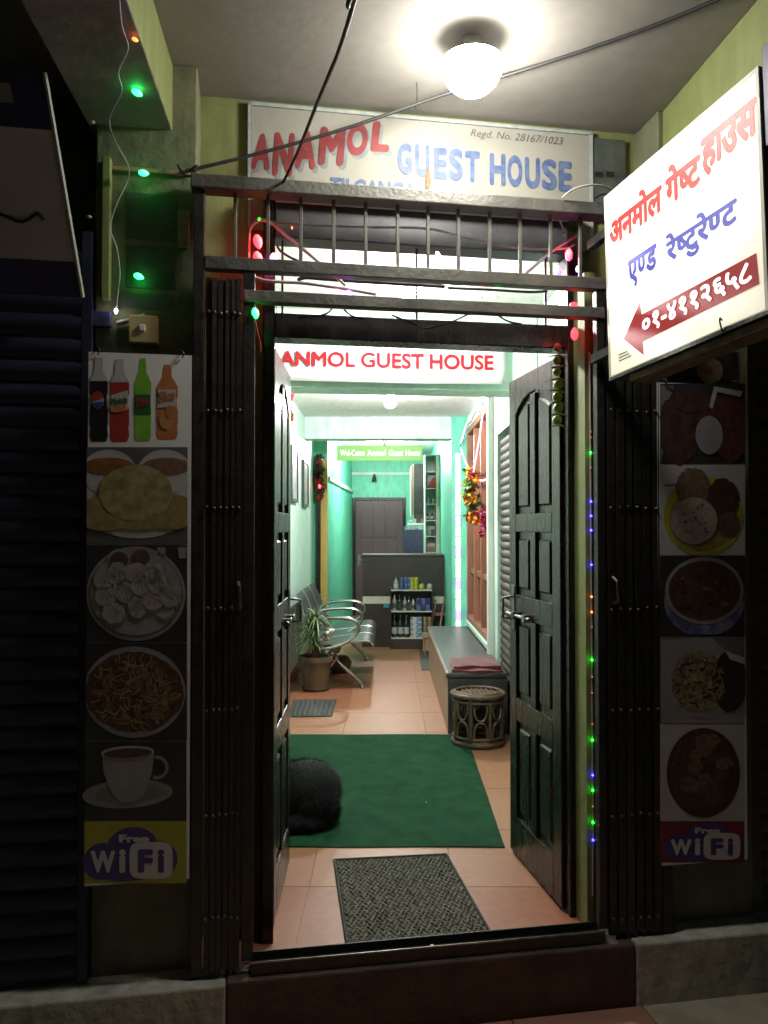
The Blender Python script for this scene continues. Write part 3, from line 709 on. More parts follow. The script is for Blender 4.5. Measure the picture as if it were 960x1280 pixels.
# puri
panel(bl_, P, 108.3, 559, 234.5, 681, 'ink_grey', 1)
def clip_oval(t, P, cx, cy, rx, ry, m, k, name, lo, hi, jit=0., ylo=None, yhi=None, v=bv, n=44):
    pts = []
    for i in range(n):
        a = 2 * math.pi * i / n; j = 1 + random.uniform(-jit, jit); x = cx + rx * j * math.cos(a); y = cy + ry * j * math.sin(a)
        x = min(max(x, lo), hi)
        if ylo is not None: y = max(y, ylo)
        if yhi is not None: y = min(y, yhi)
        pts.append((x, y))
    q = []
    for p in pts:
        if not q or abs(p[0] - q[-1][0]) + abs(p[1] - q[-1][1]) > .05: q.append(p)
    return shape(t, P, q, m, k, name, v)
A, B_ = 108.5, 234.5
clip_oval(bl_, P, 172, 628, 72, 45, 'ink_plate', 2, 'printed_plate', A, B_)
clip_oval(bl_, P, 136, 590, 34, 28, 'ink_plate', 3, 'printed_bowl', A, B_, ylo=560); clip_oval(bl_, P, 136, 583, 31, 11, 'ink_dal', 4, 'printed_curry', A, B_, .03)
clip_oval(bl_, P, 206, 590, 34, 28, 'ink_plate', 3, 'printed_bowl', A, B_, ylo=560); clip_oval(bl_, P, 208, 583, 30, 11, 'ink_bean', 4, 'printed_curry', A, B_, .03)
clip_oval(bl_, P, 130, 642, 34, 22, 'ink_puri2', 5, 'printed_bread', A, B_, .02); clip_oval(bl_, P, 214, 640, 34, 22, 'ink_puri2', 5, 'printed_bread', A, B_, .02)
clip_oval(bl_, P, 170, 616, 46, 35, 'ink_puri', 6, 'printed_bread', A, B_, .02); clip_oval(bl_, P, 172, 650, 40, 12, 'ink_puri2', 5.5, 'printed_bread', A, B_, .03)
# momo
panel(bl_, P, 108, 681.5, 234, 803, 'ink_dark', 1)
clip_oval(bl_, P, 170, 742, 62, 59, 'ink_plate_dim', 2, 'printed_plate', A, B_); clip_oval(bl_, P, 170, 742, 59, 55, 'ink_rim', 3, 'printed_plate_ring', A, B_); clip_oval(bl_, P, 170, 741, 57, 53, 'ink_plate_dim', 4, 'printed_plate', A, B_)
for cx, cy in ((149, 699), (176, 696)):
    oval(bl_, P, cx, cy, 14, 13, 'ink_plate_dim', 5, 'printed_cup'); oval(bl_, P, cx, cy + 1, 11.5, 10.5, 'ink_dip', 6, 'printed_sauce')
for i, (cx, cy) in enumerate(((130, 725), (148, 717), (170, 716), (192, 714), (132, 745), (156, 738), (176, 732), (197, 728), (142, 766), (172, 757), (191, 750), (213, 744), (206, 760))):
    oval(bl_, P, cx, cy, 12 + (i % 3), 13 + (i % 2) * 2, 'ink_momo' if i % 2 else 'ink_momo2', 7 + (i % 4) * .8, 'printed_dumpling', jit=.07, n=26)
    oval(bl_, P, cx + 2, cy + 3, 13 + (i % 3), 13.5, 'ink_rim', 6.4 + (i % 4) * .8, 'printed_shadow', n=24)
    for k in range(4):
        a = R(30 + 40 * k); shape(bl_, P, [(cx, cy - 9), (cx + 10 * math.cos(a), cy - 4 + 10 * math.sin(a)), (cx + 9 * math.cos(a + .16), cy - 4 + 9 * math.sin(a + .16))], 'ink_cup_shade', 7.5 + (i % 4) * .8, 'printed_pleat')
for x in (196, 222): shape(bl_, P, [(x, 684), (x + 11, 684), (x + 10, 698), (x + 2, 698)], 'ink_plate_dim', 2, 'printed_cup')
# noodles
panel(bl_, P, 107.5, 803.5, 233.8, 926, 'ink_dark', 1)
clip_oval(bl_, P, 168, 865, 64, 57, 'ink_plate_dim', 2, 'printed_plate', 107.6, 233); clip_oval(bl_, P, 168, 865, 62, 50, 'ink_chow', 3, 'printed_noodles', 107.6, 233, .025)
for i in range(26):
    a = random.uniform(0, 6.28); r_ = random.random() ** .5
    oval(bl_, P, 166 + 48 * r_ * math.cos(a), 864 + 40 * r_ * math.sin(a), random.uniform(2, 7), random.uniform(2, 5), random.choice(['ink_chow2', 'ink_meat', 'ink_fig', 'ink_bean']), 4 + i * .05, 'printed_garnish', jit=.2, n=12)
def strands(t, P, cx, cy, rx, ry, n, mats, k, v):
    for mi, m in enumerate(mats):
        b = MB()
        for i in range(n):
            a = random.uniform(0, 6.28); r_ = random.random() ** .5 * .85; x, y = cx + rx * r_ * math.cos(a), cy + ry * r_ * math.sin(a); d = random.uniform(0, 6.28); cur = random.uniform(-.5, .5); pts = []
            for q in range(6):
                pts.append((x, y, d)); x += 3.2 * math.cos(d); y += 3.2 * math.sin(d); d += cur
            L_ = []; R_ = []
            for (x_, y_, d_) in pts:
                if ((x_ - cx) / rx) ** 2 + ((y_ - cy) / ry) ** 2 > 1: break
                wv = .8; p0 = P(x_ - wv * math.sin(d_), y_ + wv * math.cos(d_)); p1 = P(x_ + wv * math.sin(d_), y_ - wv * math.cos(d_)); L_.append(p0); R_.append(p1)
            kk = len(b.v); yy_ = layer(v, k + mi * .3) - random.uniform(0, .0001)
            for p0, p1 in zip(L_, R_): b.v += [(p0[0], yy_, p0[1]), (p1[0], yy_, p1[1])]
            for q in range(len(L_) - 1): b.f.append((kk + 2 * q, kk + 2 * q + 1, kk + 2 * q + 3, kk + 2 * q + 2))
        o = b.build('printed_strands', m, t); o['kind'] = 'stuff'
strands(bl_, P, 168, 865, 60, 49, 110, ('ink_chow2', 'ink_fig', 'ink_puri2'), 3.3, bv)
# tea cup
panel(bl_, P, 106.5, 926.5, 233.2, 1026, 'ink_dark', 1)
oval(bl_, P, 160, 992, 56, 18, 'ink_cup', 2, 'printed_saucer'); oval(bl_, P, 162, 990, 42, 11, 'ink_cup_shade', 3, 'printed_saucer_shade')
shape(bl_, P, [(127, 940), (193, 940), (190, 966), (180, 992), (168, 1003), (152, 1003), (140, 992), (130, 966)], 'ink_cup', 4, 'printed_cup')
for k in range(10):
    a0_, a1_ = R(-100 + 21 * k), R(-100 + 21 * (k + 1))
    shape(bl_, P, [(196 + 15 * math.cos(a0_), 959 + 15 * math.sin(a0_)), (196 + 15 * math.cos(a1_), 959 + 15 * math.sin(a1_)), (196 + 11 * math.cos(a1_), 959 + 11 * math.sin(a1_)), (196 + 11 * math.cos(a0_), 959 + 11 * math.sin(a0_))], 'ink_cup', 3.5, 'printed_handle')
oval(bl_, P, 160, 940, 33, 8, 'ink_plate', 5, 'printed_rim'); oval(bl_, P, 160, 941, 30, 6, 'ink_tea', 6, 'printed_tea')
# wifi cloud
panel(bl_, P, 105.5, 1026.5, 233, 1104, 'ink_yellow', 1, 'printed_panel')
def wifi(t, P, cx, y0, y1, wdt, m, k, v, skip_cloud=False):
    h = y1 - y0
    for dx, dy, rx, ry in ((-.30, .62, .2, .30), (.02, .40, .27, .34), (.30, .60, .2, .30), (0, .66, .44, .28)):
        oval(t, P, cx + dx * wdt, y0 + dy * h, rx * wdt, ry * h, m, k + .12 * (dx + .4), 'printed_cloud', v=v)
    tiny(t, P, 'Free', cx - .12 * wdt, y0 + .18 * h, cx + .20 * wdt, y0 + .31 * h, 'ink_wifi', k + 1.5, v, .05)
    tiny(t, P, 'W', cx - .42 * wdt, y0 + .44 * h, cx - .16 * wdt, y0 + .80 * h, 'ink_wifi', k + 1.5, v, .05)
    tiny(t, P, 'i', cx - .12 * wdt, y0 + .42 * h, cx - .05 * wdt, y0 + .80 * h, 'ink_wifi', k + 1.5, v, .04)
    q = []
    for i in range(24):
        a = 2 * math.pi * i / 24; c_, s_ = math.cos(a), math.sin(a)
        q.append((cx + .22 * wdt + .23 * wdt * math.copysign(abs(c_) ** .45, c_), y0 + .60 * h + .30 * h * math.copysign(abs(s_) ** .45, s_)))
    shape(t, P, q, 'ink_wifi', k + .9, 'printed_badge', v)
    tiny(t, P, 'F', cx + .08 * wdt, y0 + .42 * h, cx + .24 * wdt, y0 + .80 * h, m, k + 1.5, v, .045)
    tiny(t, P, 'i', cx + .29 * wdt, y0 + .42 * h, cx + .36 * wdt, y0 + .80 * h, m, k + 1.5, v, .04)
wifi(bl_, P, 163, 1029, 1106, 118, 'ink_purple', 2, bv)
# right banner
rv_ = -.022
bt, Q, u0, u1, zb, zt = banner('banner_r', 'tall banner with roast chicken, rice plate, soup bowl and fried noodles', 823, 932, (479, 481), (1080, 1077), rv_)
def rp(*a, **k): return panel(bt, Q, *a, v=rv_, **k)
def ro(cx, cy, rx, ry, m, k, name, jit=0., **kw): return clip_oval(bt, Q, cx, cy, rx, ry, m, k, name, 825, 931.4, jit, v=rv_, **kw)
def rsh(pts, m, k, name): return shape(bt, Q, pts, m, k, name, rv_)
rp(825, 479.5, 931.5, 580, 'ink_dark', 1)
ro(850, 535, 28, 45, 'ink_fig', 2, 'printed_drumstick', .06); ro(902, 520, 30, 26, 'ink_meat', 2.5, 'printed_salad', .08); ro(914, 552, 18, 26, 'ink_meat', 3, 'printed_salad', .08); ro(866, 502, 26, 14, 'ink_fig', 3.2, 'printed_drumstick', .06)
oval(bt, Q, 886, 544, 17, 24, 'ink_plate_dim', 4, 'printed_egg', v=rv_); rsh([(892, 483), (928, 489), (925, 496), (896, 490), (890, 512), (886, 508)], 'ink_plate', 4, 'printed_napkin')
rsh([(826, 482), (842, 482), (836, 520), (828, 570), (826, 578)], 'ink_rim', 1.6, 'printed_napkin')
rp(825, 581, 931.2, 694, 'ink_plate', 1)
ro(879, 645, 50, 50, 'ink_yellow', 2, 'printed_plate', yhi=693.5); ro(876, 650, 40, 38, 'ink_puri2', 2.6, 'printed_plate_rim', yhi=693.5)
ro(866, 610, 22, 25, 'ink_pakora2', 3, 'printed_curry', .05, ylo=583); ro(903, 624, 20, 26, 'ink_fig', 3.4, 'printed_curry', .05, ylo=583); ro(910, 655, 14, 16, 'ink_dip', 3.6, 'printed_bowl')
oval(bt, Q, 867, 651, 29, 29, 'ink_rice', 5, 'printed_rice', jit=.02, v=rv_)
for i in range(14): oval(bt, Q, 867 + random.uniform(-20, 20), 651 + random.uniform(-20, 20), random.uniform(.8, 2), random.uniform(.8, 2), 'ink_dip', 6, 'printed_seed', jit=.2, v=rv_, n=8)
rsh([(830, 606), (852, 605), (852, 607), (830, 608)], 'ink_dip', 6, 'printed_spoon')
rp(825, 694.6, 931, 796, 'ink_dark', 1)
ro(880, 752, 50, 44, 'ink_bowl', 2, 'printed_bowl', yhi=793); ro(880, 738, 49, 42, 'ink_plate_dim', 3, 'printed_bowl_rim'); ro(880, 738, 45, 37, 'ink_soup', 4, 'printed_soup', .01)
for i in range(16):
    a = random.uniform(0, 6.28); r_ = random.random() ** .5
    oval(bt, Q, 880 + 36 * r_ * math.cos(a), 737 + 29 * r_ * math.sin(a), random.uniform(2, 6), random.uniform(2, 4), random.choice(['ink_chow2', 'ink_meat', 'ink_fig']), 5 + i * .04, 'printed_garnish', jit=.2, v=rv_, n=12)
rp(825, 796.6, 930.8, 905, 'ink_rim', 1)
rsh([(826, 800), (890, 797.5), (905, 812), (930, 830), (930.4, 904), (826, 904)], 'ink_plate_dim', 1.5, 'printed_cloth')
ro(879, 853, 49, 45, 'ink_plate_dim', 2, 'printed_plate'); ro(874, 852, 36, 38, 'ink_noodle', 3, 'printed_noodles', .05); ro(912, 852, 22, 38, 'ink_dark', 3.4, 'printed_shadow', .03); rsh([(905, 812), (930, 822), (930, 830), (912, 824)], 'ink_plate', 4, 'printed_spoon')
for i in range(18): oval(bt, Q, 872 + random.uniform(-24, 22), 852 + random.uniform(-28, 28), random.uniform(1.5, 5), random.uniform(1.5, 3), random.choice(['ink_rice', 'ink_fig', 'ink_bean']), 3.8 + i * .04, 'printed_garnish', jit=.2, v=rv_, n=10)
strands(bt, Q, 874, 852, 34, 36, 70, ('ink_rice', 'ink_fig', 'ink_puri2'), 3.05, rv_)
rp(825, 905.6, 930.6, 1026, 'ink_plate', 1)
ro(879, 966, 46, 56, 'ink_fig', 2, 'printed_bowl'); ro(879, 963, 41, 50, 'ink_soup', 3, 'printed_curry')
for i in range(17):
    a = random.uniform(0, 6.28); r_ = random.random() ** .5
    oval(bt, Q, 879 + 30 * r_ * math.cos(a), 962 + 38 * r_ * math.sin(a), random.uniform(8, 12), random.uniform(7, 11), random.choice(['ink_pakora', 'ink_pakora2']), 4 + i * .06, 'printed_fritter', jit=.12, v=rv_, n=18)
rp(825, 1026.6, 930.4, 1078, 'ink_maroon', 1)
wifi(bt, Q, 880, 1024, 1080, 100, 'ink_purple', 2, rv_)
# poster above it
x0, za = gz(858, 446, .05); x1, zb2 = gz(916, 474, .05)
po = thing('poster', 'small round-patterned poster above the banner with roast chicken', 'poster', ((x0 + x1) / 2, .05, zb2), 'F')
MB().box(x0, x1, .05, .052, zb2, za + .05).build('paper', 'ink_dark', po)
MB().ell((x0 + x1) / 2, zb2 + .03, .055, .05, .0494).build('printed_disc', 'ink_puri', po); MB().ell((x0 + x1) / 2 - .01, zb2 + .03, .025, .018, .0488, jit=.1).build('printed_food', 'ink_orange', po)

# ================================================================== LAMPS
def bulb(label, x, y, z, r, m, drop, frame='W', up=.35, group=None):
    """LED bulb: opaque white base on a holder, frosted dome below"""
    t = thing('ceiling_lamp', label, 'lamp', (x, y, z), frame, group)
    MB().lathe([(.030, -.0005), (.030, -.010), (.024, -.016), (.019, -.018), (.019, -.045)], (x, y, z), 16).build('holder', 'plastic_white', t, smooth=True)
    h = r * 1.0
    MB().lathe([(.016, -.045), (.018, -.06), (r * .80, -.06 - drop), (r * math.sqrt(1 - up * up) * .997, -.0615 - drop)], (x, y, z), 20).build('heat_sink', 'plastic_white', t, smooth=True)
    zc = -.062 - drop - r * up
    prof = []
    a0 = math.asin(max(-1, min(1, up)))
    for i in range(13):
        a = math.pi / 2 + a0 - (math.pi / 2 + a0) * i / 12; prof.append((max(.0005, r * math.sin(a) if i else r * math.cos(a0)), zc - r * math.cos(a)))
    MB().lathe(prof, (x, y, z), 24, caps=False).build('dome', m, t, smooth=True)
    return t
d = ray(590, 85); tt = (ZC - .095 - HC) / d.z; pb = CM.translation + d * tt
bulb('glowing white bulb under the porch ceiling above the painted sign', pb.x, pb.y, ZC, .098, 'bulb_porch', .012, up=.12)
bulb('glowing hall bulb just inside behind the transom bars', .10, 3.8, ZH, .05, 'bulb_entry', .03, up=.6, group='hall ceiling bulbs')
bulb('glowing hall bulb between the two cross beams', .02, 6.9, ZH, .055, 'bulb_hall', .03, up=.85, group='hall ceiling bulbs')
bulb('added fill bulb beyond the green welcome board', -.05, 11.2, ZH, .05, 'bulb_rear_fill', .03, up=.8, group='hall ceiling bulbs')  # unseen bulb added to light the teal rear hall

# ================================================================== OUTSIDE: SHUTTERS, SHOP BOARD, SMALL THINGS ON THE LEFT PIER
def shutter(label, x0, x1, y, z0, z1, m, pitch, frame, axis='x', group=None):
    """rolling shutter: each slat a curved strip of its own"""
    t = thing('rolling_shutter', label, 'shutter', ((x0 + x1) / 2, y, z0) if axis == 'x' else (y, (x0 + x1) / 2, z0), frame, group)
    prof = [(0, 0), (-.006, .12), (-.013, .35), (-.014, .55), (-.009, .8), (-.001, .93), (.002, 1.0)]
    n = int((z1 - z0) / pitch); W = x1 - x0; b = MB()
    for i in range(len(prof) - 1):
        (a, p), (c, q) = prof[i], prof[i + 1]
        if axis == 'x': b.add([(-W / 2, a, p * pitch), (W / 2, a, p * pitch), (W / 2, c, q * pitch), (-W / 2, c, q * pitch)], [(0, 1, 2, 3)])
        else: b.add([(a, -W / 2, p * pitch), (a, W / 2, p * pitch), (c, W / 2, q * pitch), (c, -W / 2, q * pitch)], [(3, 2, 1, 0)])
    src = b.build('slat', m, t, smooth=True, local=True)
    md = src.modifiers.new('thick', 'SOLIDIFY'); md.thickness = .0012; md.offset = 1
    bm = bmesh.new(); bm.from_mesh(src.data); bmesh.ops.remove_doubles(bm, verts=bm.verts, dist=1e-6); bm.to_mesh(src.data); bm.free()
    src.modifiers.clear()
    for i in range(n):
        o = src if i == 0 else piece('slat', src, t, (0, 0, 0)); o.location = (random.uniform(-.0015, .0015), random.uniform(-.0015, .0015), i * pitch); o.rotation_euler = (random.uniform(-.05, .05) if axis == 'x' else 0, random.uniform(-.0012, .0012) if axis == 'x' else random.uniform(-.03, .03), 0)
    return t
sl0, sl1 = -2.6, gz(106, 800, .12)[0]
zst = gz(60, 372, .12)[1]
shutter('dark blue rolling shutter of the shop left of the entrance', sl0, sl1, .03, .0, 2.4, 'shutter_blue', .075, 'F')
tg = MB().box(sl1 + .002, pL0 - .002, .02, .20, -.005, 2.45).build('shutter_guide', 'shutter_blue', frame='F', base=(sl1, .06, 0)); tag(tg, 'dark blue steel guide rail between the shutter and the bottle banner', 'rail')
sr0 = gz(942, 800, .12)[0]
shutter('grey rolling shutter right of the roast chicken banner', sr0, 2.6, .12, -.0, 2.6, 'shutter_grey', .07, 'F')
tg = MB().box(pR1 + .002, sr0 - .002, .08, .20, -.003, 2.65).build('shutter_guide', 'shutter_grey', frame='F', base=(sr0, .08, 0)); tag(tg, 'grey steel guide rail beside the roast chicken banner', 'rail')
# shop board leaning forward above the left shutter
def WP(px, py, Y): x, z = pp('W', px, py, Y); return Vector((x, Y, z))
b0 = WP(103, 372, 2.56); b1 = WP(55, 90, 2.30); ev = Vector((math.cos(FA), math.sin(FA), 0))
so = thing('shop_board', 'grey shop board with a dark blue base leaning out over the left shutter', 'sign', tuple(b0 - ev * .8), 'W')
nrm = (b1 - b0).cross(ev).normalized(); nrm = -nrm if nrm.y > 0 else nrm
def bp_(a, t, dd=0.): return b0.lerp(b1, t) - ev * a + nrm * dd
def slab(a0, a1, t0, t1, d0, d1): return MB().hexa([bp_(a1, t0, d1), bp_(a0, t0, d1), bp_(a0, t0, d0), bp_(a1, t0, d0), bp_(a1, t1, d1), bp_(a0, t1, d1), bp_(a0, t1, d0), bp_(a1, t1, d0)])
slab(.006, 1.9, .0, .17, 0, -.025).build('lower_band', 'board_blue', so)
slab(.006, 1.9, .172, .76, 0, -.025).build('board', 'board_grey', so)
slab(.006, 1.9, .762, 1, 0, -.025).build('upper_band', 'board_blue', so)
slab(-.003, .004, .0, 1, .003, -.027).build('edge_trim', 'cable_pale', so)
slab(.10, .3, .86, .94, .004, .001).build('name_plate', 'soffit_grey', so)
# painted strokes of a bird-like mark
for pts in (((.09, .39), (.14, .345), (.19, .37), (.28, .40)), ((.075, .36), (.09, .392)), ((.21, .43), (.26, .46), (.33, .44))):
    P3 = [bp_(a, t_, .002) for a, t_ in pts]
    MB().tube(smooth_path(P3, 3), .005, 5).build('painted_stroke', 'black', so)
# things fixed on the left pier
def fbox(name, label, cat, x0, y0, x1, y1, v0, v1, m, bevel=.002):
    (a, zt_), (b, zb_2) = gz(x0, y0, v0), gz(x1, y1, v0)
    t = MB().box(a, b, v0, v1, zb_2, zt_).build(name, m, frame='F', base=((a + b) / 2, v1, zb_2), bevel=bevel); tag(t, label, cat); return t
sw = fbox('light_switch', 'yellowed ivory light switch above the bottle banner', 'switch', 161, 393, 197, 429, .022, .06, 'plastic_ivory', .004)
(x, z) = gz(178, 410, .02); MB().box(x - .009, x + .009, .014, .024, z - .012, z + .012).build('rocker', 'plastic_white', sw, bevel=.003)
fbox('junction_box', 'small dark teal junction box left of the ivory switch', 'box', 110, 388, 138, 408, .03, .058, 'board_blue')
for (lab, a, b, c, d, m) in (('dark torn poster on the pier nearest the porch beam', 158, 240, 222, 302, 'poster_dark'), ('dark faded poster on the pier between two green lights', 158, 306, 218, 362, 'poster_dark'), ('pale grey paper strip on the pier above the ivory switch', 150, 366, 214, 386, 'ink_grey')):
    p_ = fbox('wall_poster', lab, 'poster', a, b, c, d, .0575, .0598, m, 0); p_['group'] = 'old papers on the left pier'
fbox('wall_board', 'short pale timber batten along the top of the left pier', 'batten', 132, 206, 238, 219, .045, .059, 'paleply')
fbox('wall_block', 'small ochre wooden block at the edge of the left pier', 'block', 222, 262, 236, 308, .04, .059, 'paleply')
x, z0_ = gz(128, 376, .05); x1_, z1_ = gz(140, 200, .05)
cv = MB().box(x, x + .028, .02, .058, z0_, z1_).build('conduit_cover', 'lime', frame='F', base=(x, .04, z0_), bevel=.004); tag(cv, 'lime painted upright strip at the outer edge of the left pier', 'conduit')
x, z = gz(196, 398, .03); 
cv = MB().tube([(x - .13, .04, z - .02), (x - .07, .035, z - .005), (x - .04, .04, z + .012)], .009, 8).build('conduit_pipe', 'cable_pale', frame='F', smooth=True); tag(cv, 'short pale conduit pipe entering the ivory switch', 'pipe')
# overhead cables
def wpath(pts, fr='F'): return [(*(lambda q: (q[0], v, q[1]))(pp(fr, px, py, v)),) for px, py, v in pts]
cb1 = MB().tube(smooth_path(wpath([(232, 214, .04), (330, 190, .06), (440, 158, .05), (556, 118, .0), (700, 73, -.22), (830, 27, -.46), (960, -28, -.72)])), .0065, 8).build('overhead_cable', 'cable', frame='F', smooth=True)
tag(cb1, 'thick black cable slanting up past the porch bulb', 'cable')
cb2 = MB().tube(smooth_path(wpath([(352, 232, .0), (372, 190, -.3), (400, 120, -.7), (424, 62, -.95), (446, -10, -1.2), (460, -60, -1.35)]) + [(.03, -2.6, 2.86), (.1, -4.6, 3.15)]), .005, 8).build('overhead_cable', 'cable', frame='F', smooth=True)
tag(cb2, 'thin black cable running steeply up across the word ANAMOL', 'cable')
x, z = gz(521, 134, .03)
hk_ = MB().tube(smooth_path([(x, .03, ZC), (x, .03, z + .02), (x - .008, .028, z), (x, .02, z - .012), (x + .008, .028, z)]), .003, 6).build('cable_hook', 'chrome', frame='F', smooth=True); tag(hk_, 'small wire hook holding the thick cable under the ceiling', 'hook')
ck = MB().tube(smooth_path(wpath([(236, 214, .03), (246, 207, -.02), (238, 220, -.02), (228, 216, .02), (222, 206, .03)])), .004, 6).build('wire_knot', 'cable', frame='F', smooth=True); tag(ck, 'knotted wire end where the thick cable meets the pier', 'wire')
for i, (pts, m, lab) in enumerate(((((703, 247, -.04), (718, 236, -.06), (745, 231, -.06), (770, 238, -.04), (786, 244, -.03)), 'cable_pale', 'pale looped wire between the gate top rail and lit sign'), (((742, 249, -.04), (752, 243, -.05), (765, 243, -.05), (785, 234, -.04)), 'cable', 'dark wire bundle at the wall side of the lit sign'))):
    tag(MB().tube(smooth_path(wpath(pts)), .0035, 6).build('loose_wire', m, frame='F', smooth=True), lab, 'wire')

# ================================================================== STRING LIGHTS OUTSIDE
def led(parent, p, m, s=.011, ax_=(0, 0, -1), name='led_bulb'):
    p = Vector(p); a = Vector(ax_).normalized()
    return MB().tube([p - a * s * .9, p - a * s * .3, p + a * s * .5, p + a * s * 1.2, p + a * s * 1.6], [s * .35, s * .75, s * .8, s * .5, s * .1], 8).build(name, m, parent, smooth=True)
st = thing('string_lights', 'clear string lights with green bulbs trailing down the left pier', 'string lights', (*[wpath([(160, 380, .03)])[0][0]], .03, wpath([(160, 380, .03)])[0][2]), 'F')
path = [(148, -20, -.62), (152, 30, -.5), (160, 60, -.42), (148, 90, -.36), (152, 115, -.3), (137, 150, -.2), (146, 180, -.1), (162, 215, .0), (146, 255, .02), (138, 285, .03), (146, 310, .03), (150, 340, .03), (148, 362, .03), (145, 392, .03)]
def soff(px, py, v):      # points that hang just under the beam soffit
    dd = ray(px, py); q = FR['F'].inverted() @ (CM.translation + dd * ((ZB - .012 - HC) / dd.z)); return (px, py, min(q.y, v) if py > 150 else q.y)
path = [soff(*p) if p[1] < 190 else p for p in path]
MB().tube(smooth_path(wpath(path), 5), .0022, 5).build('wire', 'spark_wire', st, smooth=True)
for px, py, v, m, a in ((170, 114, -.28, 'led_green', (1, 0, -.5)), (178, 216, -.01, 'led_green', (1, 0, -.1)), (172, 345, .02, 'led_green', (1, 0, -.35)), (168, 48, -.44, 'led_orange', (1, 0, -.4)), (116, 152, -.2, 'led_off', (-1, 0, 0)), (112, 271, .0, 'led_off', (-1, 0, .1)), (145, 388, .02, 'led_white', (0, 0, -1))):
    s_ = .013 if m == 'led_green' else .007
    if py < 190: px, py, v = soff(px, py + 1, v)
    led(st, wpath([(px, py, v)])[0], m, s_, a)
# gate string: clear rope and wires with coloured bulbs behind the barred transom
gs = thing('string_lights', 'coloured string lights wound behind the barred transom', 'string lights', (0, .06, z2), 'F')
def gtube(pts, r, m, name='rope'): return MB().tube(smooth_path(wpath(pts), 4), r, 6).build(name, m, gs, smooth=True)
gtube([(311, 335, .07), (311, 300, .07), (314, 283, .07), (326, 275, .07), (340, 279, .07), (368, 303, .07), (405, 333, .06), (432, 357, .06)], .006, 'clear_tube')
gtube([(322, 275, .07), (372, 281, .08), (450, 284, .08), (535, 286, .08), (582, 298, .08), (640, 309, .08), (700, 311, .08), (718, 306, .08)], .0045, 'cable_pale', 'wire')
gtube([(313, 344, .06), (333, 351, .06), (380, 354, .06), (430, 361, .06), (470, 368, .06)], .006, 'clear_tube')
gtube([(346, 306, .1), (352, 315, .1), (372, 326, .1), (395, 331, .1), (470, 333, .1), (580, 338, .1)], .0045, 'cable', 'wire')
gtube([(372, 350, .09), (385, 347, .09), (420, 350, .09), (540, 357, .09), (556, 359, .09)], .007, 'cable', 'wire')
gtube([(560, 360, .09), (610, 362, .08), (660, 365, .08), (684, 364, .08)], .005, 'cable', 'wire')
gtube([(415, 386, .05), (408, 392, .05), (392, 396, .05), (372, 397, .05)], .0035, 'cable', 'wire')
gtube([(430, 387, .05), (440, 395, .05), (455, 399, .05)], .0035, 'cable', 'wire')
gtube([(490, 394, .05), (515, 404, .05), (532, 411, .05), (560, 404, .05), (585, 393, .05)], .0035, 'cable', 'wire')
gtube([(622, 394, .05), (636, 402, .05), (652, 405, .05)], .0035, 'cable', 'wire')
gtube([(655, 344, .07), (690, 314, .07), (712, 300, .07), (722, 294, .07)], .006, 'clear_tube')
gtube([(696, 265, .05), (703, 283, .04), (706, 294, .04), (703, 292, .04)], .004, 'cable_pale', 'wire')
gtube([(318, 392, .0), (321, 410, -.005), (326, 432, -.005), (325, 440, -.005)], .0022, 'flower_red', 'wire')
for px, py, v, m, s_, a in ((322, 300, .06, 'led_red', .019, (.2, 0, -1)), (322, 321, .06, 'led_red', .019, (.3, 0, -1)), (342, 322, .06, 'led_pink', .016, (0, 0, -1)), (319, 390, -.02, 'led_green', .014, (.2, 0, -1)), (315, 405, .0, 'led_red', .006, (0, 0, -1)),
                       (421, 365, .06, 'led_pink', .008, (0, 0, -1)), (436, 366, .06, 'led_purple', .010, (.3, 0, -1)), (547, 318, .06, 'led_white', .010, (.3, 0, -1)), (551, 335, .06, 'led_purple', .010, (0, 0, 1)), (510, 326, .06, 'led_white', .009, (0, 0, -1)),
                       (711, 320, .05, 'led_red', .018, (0, 0, 1)), (698, 341, .05, 'led_blue', .017, (0, 0, 1)), (722, 337, .05, 'led_purple', .009, (0, 0, 1)), (716, 381, .05, 'led_red', .012, (1, 0, 0)), (718, 419, .03, 'led_red', .017, (0, 0, 1)),
                       (603, 370, .07, 'led_red', .006, (0, 0, -1)), (622, 370, .07, 'led_green2', .006, (0, 0, -1)), (324, 274, .065, 'led_green2', .004, (0, 0, 1)), (365, 285, .07, 'led_orange', .004, (0, 0, 1))):
    led(gs, wpath([(px, py, v)])[0], m, s_, a)
# vertical led rope on the lime strip at the right jamb
vr = thing('led_rope', 'thin rope of tiny green, blue and red lights down the right jamb', 'string lights', (*[wpath([(744, 1100, .1)])[0][0]], .1, wpath([(744, 1100, .1)])[0][2]), 'F')
MB().tube(wpath([(737, 440, .044), (738, 560, .044), (739, 700, .044), (740, 850, .044), (741, 1000, .044), (741, 1120, .044)]), .004, 6).build('rope', 'clear_tube', vr, smooth=True)
for py, m in ((540, 'led_dim'), (547, 'led_dim'), (566, 'led_green2'), (585, 'led_dim'), (627, 'led_blue'), (645, 'led_blue'), (663, 'led_blue'), (706, 'led_blue'), (746, 'led_orange'), (765, 'led_orange'), (784, 'led_dim'), (825, 'led_green2'), (846, 'led_dim'), (866, 'led_dim'), (905, 'led_dim'), (925, 'led_green2'), (969, 'led_blue'), (988, 'led_green2'), (1008, 'led_dim'), (1028, 'led_green2'), (1050, 'led_blue')):
    led(vr, wpath([(737.5 + (py - 440) * .006, py, .037)])[0], m, .0048, (0, -1, 0))
